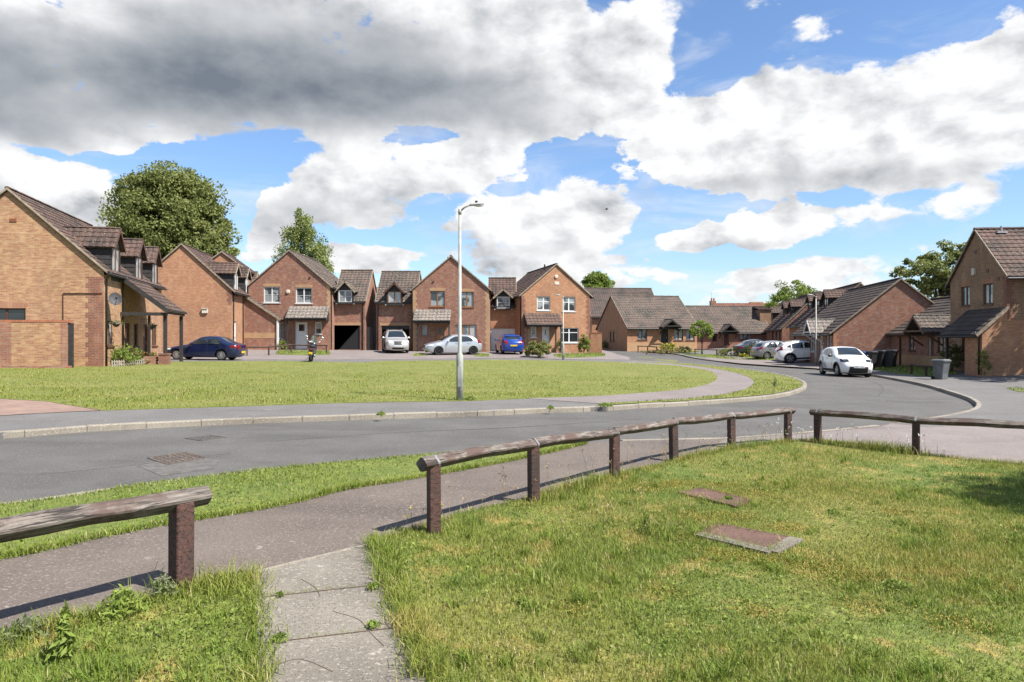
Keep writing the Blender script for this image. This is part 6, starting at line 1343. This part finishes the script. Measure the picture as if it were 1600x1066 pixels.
# shrubs
x,y=P(842,559); shrub('garden_shrub','round light green bush in front of the orange house','shrub',x,y+.3,1.0,1.15,6500,.13,'leaf_olive')
x,y=P(912,552.5); shrub('climbing_plant','tall climber with orange flowers beside the large white window','shrub',x,y,.5,1.7,2600,.11,'leaf_mid',flowers=('petal_red',40,.1))
x,y=P(874,551.5); shrub('porch_plant','narrow plant between the porch and the large window','shrub',x,y,.3,1.2,400,.11,'leaf_mid')
x,y=P(1012,553); shrub('heather_bed','low brown heather bed before the bungalow','shrub',x+1.3,y+.2,1.8,.45,1500,.12,'leaf_heather')
x,y=P(1050,551); shrub('yellow_shrub','yellow flowering mound in the bungalow bed','shrub',x,y+1.5,.9,.9,900,.12,'leaf_mid',flowers=('petal_yellow',160,.12))
x,y=P(1072,552); shrub('dark_shrub','dark low shrub right of the yellow mound','shrub',x,y+1,.9,.7,700,.12,'leaf_dark')
x,y=P(953,546); shrub('dark_shrub','dark rounded bush against the shaded bungalow gable','shrub',x,y+1,1.2,1.1,900,.14,'leaf_dark')
x,y=P(1133,556.5); shrub('border_shrub','pale olive clipped shrub in the flower border','shrub',x,y,.75,.75,900,.12,'leaf_olive')
x,y=P(1179,556.5); shrub('border_shrub','large dark green shrub in front of the silver cars','shrub',x,y,.95,1.15,1500,.13,'leaf_dark')
for px,py,m in ((1153,557,'petal_white'),(1162,558,'petal_yellow'),(1199,558,'petal_yellow'),(1208,558,'petal_yellow')):
    x,y=P(px,py); shrub('flower_clump',{1153:'white flowers between the two border shrubs',1162:'yellow flowers just left of the large border shrub',1199:'yellow flowers just right of the large border shrub',1208:'last clump of yellow flowers beside the white crossover'}[px],'flowers',x,y,.4,.35,300,.10,'leaf_mid',flowers=(m,90,.1))
x,y=P(460,550.5); shrub('garden_shrub','small leafy plant beneath the white door house window','shrub',at(441,56),56,.45,.75,400,.1,'leaf_mid')
x,y=P(1487,587); shrub('wall_shrub','dark leafy shrub at the corner of the right house','shrub',at(1487,37.0),37.0,.55,1.6,1200,.11,'leaf_dark')
shrub('wall_shrub','ivy-like plant growing by the lean-to porch drainpipe','shrub',at(1533,33.6)-.2,33.2,.3,1.3,700,.09,'leaf_mid')
x,y=P(1560,600)
# bird high above the houses
bx,by,bz=at(948,60),60,EYE+(530-327)/F*60; t=thing('bird','dark bird in flight against the clouds','bird',(bx,by,bz)); m=MB(); m.blob((bx,by,bz),(.16,.06,.05),8,6)
m.add([(bx-.06,by,bz+.02),(bx+.06,by,bz+.02),(bx+.02,by+.22,bz+.09),(bx-.05,by+.22,bz+.09),(bx-.06,by,bz+.0),(bx+.06,by,bz+.0),(bx+.02,by+.22,bz+.07),(bx-.05,by+.22,bz+.07)],[(0,1,2,3),(7,6,5,4),(0,3,7,4),(1,5,6,2)])
m.add([(bx-.06,by,bz+.02),(bx+.06,by,bz+.02),(bx+.02,by-.22,bz+.09),(bx-.05,by-.22,bz+.09),(bx-.06,by,bz+.0),(bx+.06,by,bz+.0),(bx+.02,by-.22,bz+.07),(bx-.05,by-.22,bz+.07)],[(3,2,1,0),(4,5,6,7),(4,7,3,0),(2,6,5,1)])
m.build('body','black_plastic',t)

# ================================================================== GRASS
covers=[[(q.x,q.y) for q in qa],[(q.x,q.y) for q in qb]]
pad=.03
cat=np.concatenate
def multi(bands): s=[frustum(*b) for b in bands]; return cat([a for a,_ in s]),cat([b for _,b in s])
nearf=multi([(2.9,4.3,9500,.4),(4.3,5.8,8500,.4),(5.8,8,6000,.5),(8,12.5,2800,.5)])
def hf(X,Y): return 1+.5*ss(9.0,11.0,Y)*0+.0
blades('lawn_grass',lawnA,nearf,'blade_near',.036,.0045,avoid=covers,label='short rough sunlit grass with dry patches on the near lawn')
blades('lawn_grass',lawnB,multi([(2.9,4.3,7000,.6),(4.3,6.5,5000,.6)]),'blade_near',.036,.0045,label='longer rough grass at the lower left of the concrete path')
blades('verge_grass',verge,multi([(4,6,1800,.5),(6,9,1500,.5),(9,12,900,.5)]),'blade_verge',.032,.0055,label='bright green grass of the roadside verge')
blades('green_grass',green,multi([(14,20,260,1),(20,30,110,1),(30,48,30,1)]),'blade_green',.05,.013,label='mown grass covering the large green')
blades('green_grass',verge2,multi([(14,20,200,1),(20,30,120,1),(30,48,40,1)]),'blade_green',.055,.016,label='strip of grass between the looping path and the kerb')
def cover_leaves(name,label,poly,bands,size,mat,lo=.45):
    X,Y=multi(bands); k=inpoly(X,Y,poly)
    for a in covers: k&=~inpoly(X,Y,a)
    k&=(np.sin(X*2.3+2*np.sin(Y*1.1))+np.sin(Y*3.1+1.7*np.sin(X*1.9)))>lo
    X,Y=X[k],Y[k]; C=np.stack([X,Y,gz(X,Y)+.02+RNG.uniform(.005,.03,len(X))],1); tag(leaves(name,C,size,mat,None,up=(0,0,1),wt=.0,aspect=.75,outw=None),label,'ground cover',kind='stuff')
cover_leaves('clover','patches of small dark clover leaves in the near lawn',lawnA,[(2.9,5,1500,.4),(5,9,700,.5)],.014,'leaf_mid')
cover_leaves('clover','pale broad leaves scattered through the near lawn',lawnA,[(2.9,5,300,.4),(5,9,150,.5)],.022,'leaf_weed',-.6)
cover_leaves('clover','small leaves mixed in the lower left lawn',lawnB,[(2.9,6,2000,.6)],.02,'leaf_mid',-.2)
cover_leaves('clover','clover leaves in the roadside verge',verge,[(4,11,500,.6)],.022,'leaf_mid',-.1)
# long grass along fence lines and path edges
def along(line, half, n):
    L=[np.array(p) for p in line]; X=[];Y=[]
    seg=[np.linalg.norm(L[i+1]-L[i]) for i in range(len(L)-1)]; tot=sum(seg)
    for i,s in enumerate(seg):
        k=int(n*s/tot); t=RNG.uniform(0,1,k)[:,None]; p=L[i]+(L[i+1]-L[i])*t; X.append(p[:,0]+RNG.normal(0,half,k)); Y.append(p[:,1]+RNG.normal(0,half,k))
    return cat(X),cat(Y)
big=[(-30,-5),(40,-5),(40,60),(-30,60)]
nearline=[p for p in path_lo if P(588,846)[0]<p[0]<9]
blades('edge_grass',big,along(nearline,.035,8000),'blade_near',.055,.005,label='tufted grass spilling over the near path edge',lean=.8)
blades('edge_grass',big,along([p for p in path_lo if -6<p[0]<P(388,897)[0]-.05],.05,4500),'blade_near',.06,.005,label='tufted grass along the path at lower left',lean=.6)
blades('edge_grass',big,along(cright[2:],.05,3600),'blade_near',.085,.005,label='grass fringe on the right of the concrete path',lean=.7)
blades('edge_grass',big,along(cleft[:5],.05,2600),'blade_near',.075,.005,label='grass fringe on the left of the concrete path',lean=.7)
blades('edge_grass',big,along([(a+.05,b-.07) for a,b in mid],.07,2600),'blade_near',.11,.005,label='tall grass around the strapped fence posts',lean=.5)
blades('edge_grass',big,along(rt[:2],.12,1500),'blade_near',.16,.006,label='tall grass below the right rail',lean=.5)
blades('edge_grass',big,along([nb[0],(nb[0][0]+.25,nb[0][1]-.05)],.13,900),'blade_near',.12,.005,label='dry grass round the nearest post',lean=.7)
blades('edge_grass',big,along(vlow[4:],.03,5000),'blade_verge',.05,.006,label='ragged lower edge of the verge',lean=.8)
blades('edge_grass',big,along(near_k[4:],.025,3500),'blade_verge',.032,.0055,label='ragged kerb edge of the verge',lean=.8)
for nm_,q_ in (('nearer',qa),('farther',qb)):
    ln=[(v.x,v.y) for v in q_]+[(q_[0].x,q_[0].y)]
    blades('edge_grass',big,along(ln,.035,900),'blade_near',.06,.0045,label='grass creeping over the edge of the '+nm_+' rusty cover',lean=.9)
leafm('moss', (.20,.165,.03), (.31,.24,.05), .1); leafm('leaf_tuft', (.07,.13,.015), (.20,.26,.04))
def clusters(cs, n, r):
    X=[];Y=[]
    for (x,y,k) in cs: X.append(x+RNG.normal(0,r*k,int(n*k*k))); Y.append(y+RNG.normal(0,r*k*.8,int(n*k*k)))
    return cat(X),cat(Y)
ms=[P(*q)+(k,) for q,k in (((1010,765),1.0),((1060,760),.9),((1130,762),.7),((1180,775),.8),((1080,812),.9),((1150,812),.9),((1230,830),.8),((1060,845),.8),((1130,872),1.0),((1210,880),.8),((1290,890),.8),((1320,905),.9),((1480,900),.8),((1560,920),.8),((1450,830),.7),((1400,805),.6),((1350,955),.6),((1500,980),.8),((1180,960),.5),((900,960),.5),((1040,930),.6),((1570,850),.7))]
X,Y=clusters(ms,1500,.16); k=inpoly(X,Y,lawnA)
for a in covers: k&=~inpoly(X,Y,a)
X,Y=X[k],Y[k]; tag(leaves('moss',np.stack([X,Y,gz(X,Y)+.022+RNG.uniform(.002,.020,len(X))],1),.010,'moss',None,aspect=.8),'golden yellow moss patches around the rusty covers','moss',kind='stuff')
def tufts(name,label,poly,band,n,r,hgt,wid,per,mat):
    cx_,cy_=frustum(*band,1.0,.4); i=RNG.choice(len(cx_),min(n,len(cx_)),replace=False); cx_,cy_=cx_[i],cy_[i]; k=inpoly(cx_,cy_,poly); cx_,cy_=cx_[k],cy_[k]
    blades(name,poly,(np.repeat(cx_,per)+RNG.normal(0,r,len(cx_)*per),np.repeat(cy_,per)+RNG.normal(0,r,len(cx_)*per)),mat,hgt,wid,avoid=covers,label=label,lean=.75)
def frustum(y0,y1,d,pad=1.0): 
    n=int(max(4000,(y1-y0)*(y1+y0)*.5*1.6*d)); Y=RNG.uniform(y0,y1,n); X=RNG.uniform(-1,1,n)*(Y*.78+pad); return X,Y
tufts('grass_tufts','coarse darker grass tufts standing up in the near lawn',lawnA,(2.9,10.5),420,.028,.075,.006,34,'leaf_tuft')
tufts('grass_tufts','coarse grass tufts in the lower left lawn',lawnB,(2.9,6.0),260,.028,.085,.006,30,'leaf_tuft')
# thin flowering stems
def stems(name,label,n,poly_line,half,h,head,mat):
    X,Y=along(poly_line,half,n); t=thing(name,label,'wildflowers',(float(X[0]),float(Y[0]),float(gz(X[0],Y[0])))); mb=MB(); H=[]
    for x,y in zip(X,Y):
        z=float(gz(x,y)); hh=h*random.uniform(.5,1.2); l=(random.uniform(-.3,.3)*hh,random.uniform(-.3,.3)*hh); mb.tube([(x,y,z),(x+l[0]*.4,y+l[1]*.4,z+hh*.6),(x+l[0],y+l[1],z+hh)],[.0018,.0015,.001],3,cap=False); H.append((x+l[0],y+l[1],z+hh))
    mb.build('stems','leaf_greyweed' if mat!='dry_stem' else 'dry_stem',t)
    H=np.repeat(np.array(H),head[0],0)+RNG.normal(size=(len(H)*head[0],3))*head[1]; leaves('flower_heads',H,head[2],mat,t,aspect=.9); tag(t,kind='stuff'); return t
stems('wildflowers','white daisies and umbels around the corner fence posts',55,[P(1190,697),P(1240,694),P(1285,697),P(1380,705),P(1480,722)],.22,.30,(6,.010,.016),'petal_white')
stems('wildflowers','dry seed heads between the strapped fence posts',90,mid,.18,.30,(7,.014,.014),'dry_stem')
stems('wildflowers','small yellow flowers at the foot of the first strapped post',7,[P(640,835),P(700,836)],.06,.22,(7,.008,.014),'petal_yellow')
stems('wildflowers','tall seeding stems on the near lawn left of the covers',40,[P(930,830),P(1050,800),P(1000,900)],.3,.24,(7,.014,.013),'dry_stem')
for (a_,b_) in (((400,934),(607,912)),((403,1006),(640,978))):
    blades('joint_grass',big,along([P(*a_),P(*b_)],.012,170),'blade_near',.022,.004,label='thin grass growing in the slab joints',lean=.9,z=.004)
for lst in ([(470,905),(492,918),(500,932)],[(520,955),(560,968),(575,985),(600,1010)],[(430,1040),(470,1030),(520,1050)]):
    q=dens([PV(a,b,.0095) for a,b in lst],4); m=MB()
    for a_,b_ in zip(q[:-1],q[1:]): m.beam(a_,b_,.004,.003)
    tag(m.build('path_crack','soil'),kind='structure')
# broad leaved weeds
def weed(label,x,y,r,h,n,leaf,mat='leaf_weed',name='weed'):
    zb=float(gz(x,y))+.02; t=thing(name,label,'weed',(x,y,zb)); a=RNG.uniform(0,6.28,n); f=RNG.uniform(0,1,n); hh=h*(1-f*.75); rr=r*(.15+.85*f)
    C=np.stack([x+np.cos(a)*rr*RNG.uniform(.4,1,n),y+np.sin(a)*rr*RNG.uniform(.4,1,n),zb+hh*RNG.uniform(.4,1,n)],1); leaves('foliage',C,leaf,mat,t,aspect=.32,up=(0,0,1),wt=.25)
    mb=MB()
    for i in range(7): k=random.uniform(0,6.28); mb.tube([(x,y,zb-.03),(x+math.cos(k)*r*.4,y+math.sin(k)*r*.4,zb+h*random.uniform(.5,.9))],[.004,.002],4)
    mb.build('stem','leaf_weed',t)
x,y=P(190,968); weed('bushy yellow green weed left of the nearest post',x,y,.17,.17,420,.042)
x,y=P(255,938); weed('greyish weed at the foot of the nearest post',x,y,.13,.14,260,.03,'leaf_greyweed')
x,y=P(101,1040); weed('tall upright green thistle at the lower left',x,y,.07,.28,240,.055,'leaf_mid')
x,y=P(35,1000); weed('trailing weed at the path edge, far lower left',x,y,.2,.10,260,.04,'leaf_greyweed')
x,y=P(438,935); weed('tiny weed in the upper slab joint',x,y,.04,.025,50,.025,'leaf_mid')
x,y=P(585,923); weed('grass tuft growing from the slab right edge',x,y,.05,.035,110,.03)
x,y=P(583,984); weed('small tuft in the second slab joint',x,y,.05,.03,80,.03)
x,y=P(437,1005); weed('flat weed at the left edge of the slabs',x,y,.07,.03,120,.025,'leaf_mid')
for px,py,r,h,lb in ((1138,786,.10,.06,'leafy weed between the two rusty covers'),(1010,840,.06,.22,'tall thin weed standing left of the covers'),(1400,925,.16,.06,'broad dark weed patch on the right lawn'),(1300,805,.08,.05,'weed rosette right of the covers'),(820,950,.09,.04,'clump of broad leaves in the lawn centre')):
    x,y=P(px,py); weed(lb,x,y,r,h,int(220*r/.15),.035,'leaf_mid')
for px,py,lb in ((945,636,'weed growing out of the kerb, right of the lamp'),(1210,607,'pale tall weed on the loop verge by the kerb'),(735,625.5,'weeds around the tall lamp foot'),(596,650,'tiny weed in the far kerb'),(860,640,'small weed in the kerb left of the big one')):
    x,y=P(px,py); weed(lb,x,y-.06,.24 if px in (945,735) else .10,.08 if px!=1210 else .40,200,.06,'leaf_mid' if px!=1210 else 'leaf_greyweed')

# repeats of one kind share a group phrase
GR={'parked_car':'cars parked in front of the houses','street_lamp':'street lamps around the green','brick_house':'two storey gabled brick houses','chalet_house':'chalet houses with dormers on the left','terrace_house':'terraced houses receding on the right','bungalow':'low bungalows in the middle distance','knee_rail_fence':'low timber knee rails','wheelie_bin':'wheelie bins put out by the right hand houses','manhole_cover':'rusty covers in the near lawn','road_cover':'iron covers in the road','hanging_basket':'hanging baskets on the left chalet house','flower_clump':'flower clumps in the border','weed':'weeds in the lawn, slabs and kerbs','border_shrub':'shrubs in the flower border','garden_wall':'brick garden walls'}
for o in list(COL.objects):
    if o.parent is None and o.get('category') and not o.get('kind'):
        k=o.name.split('.')[0]
        if k in GR: o['group']=GR[k]
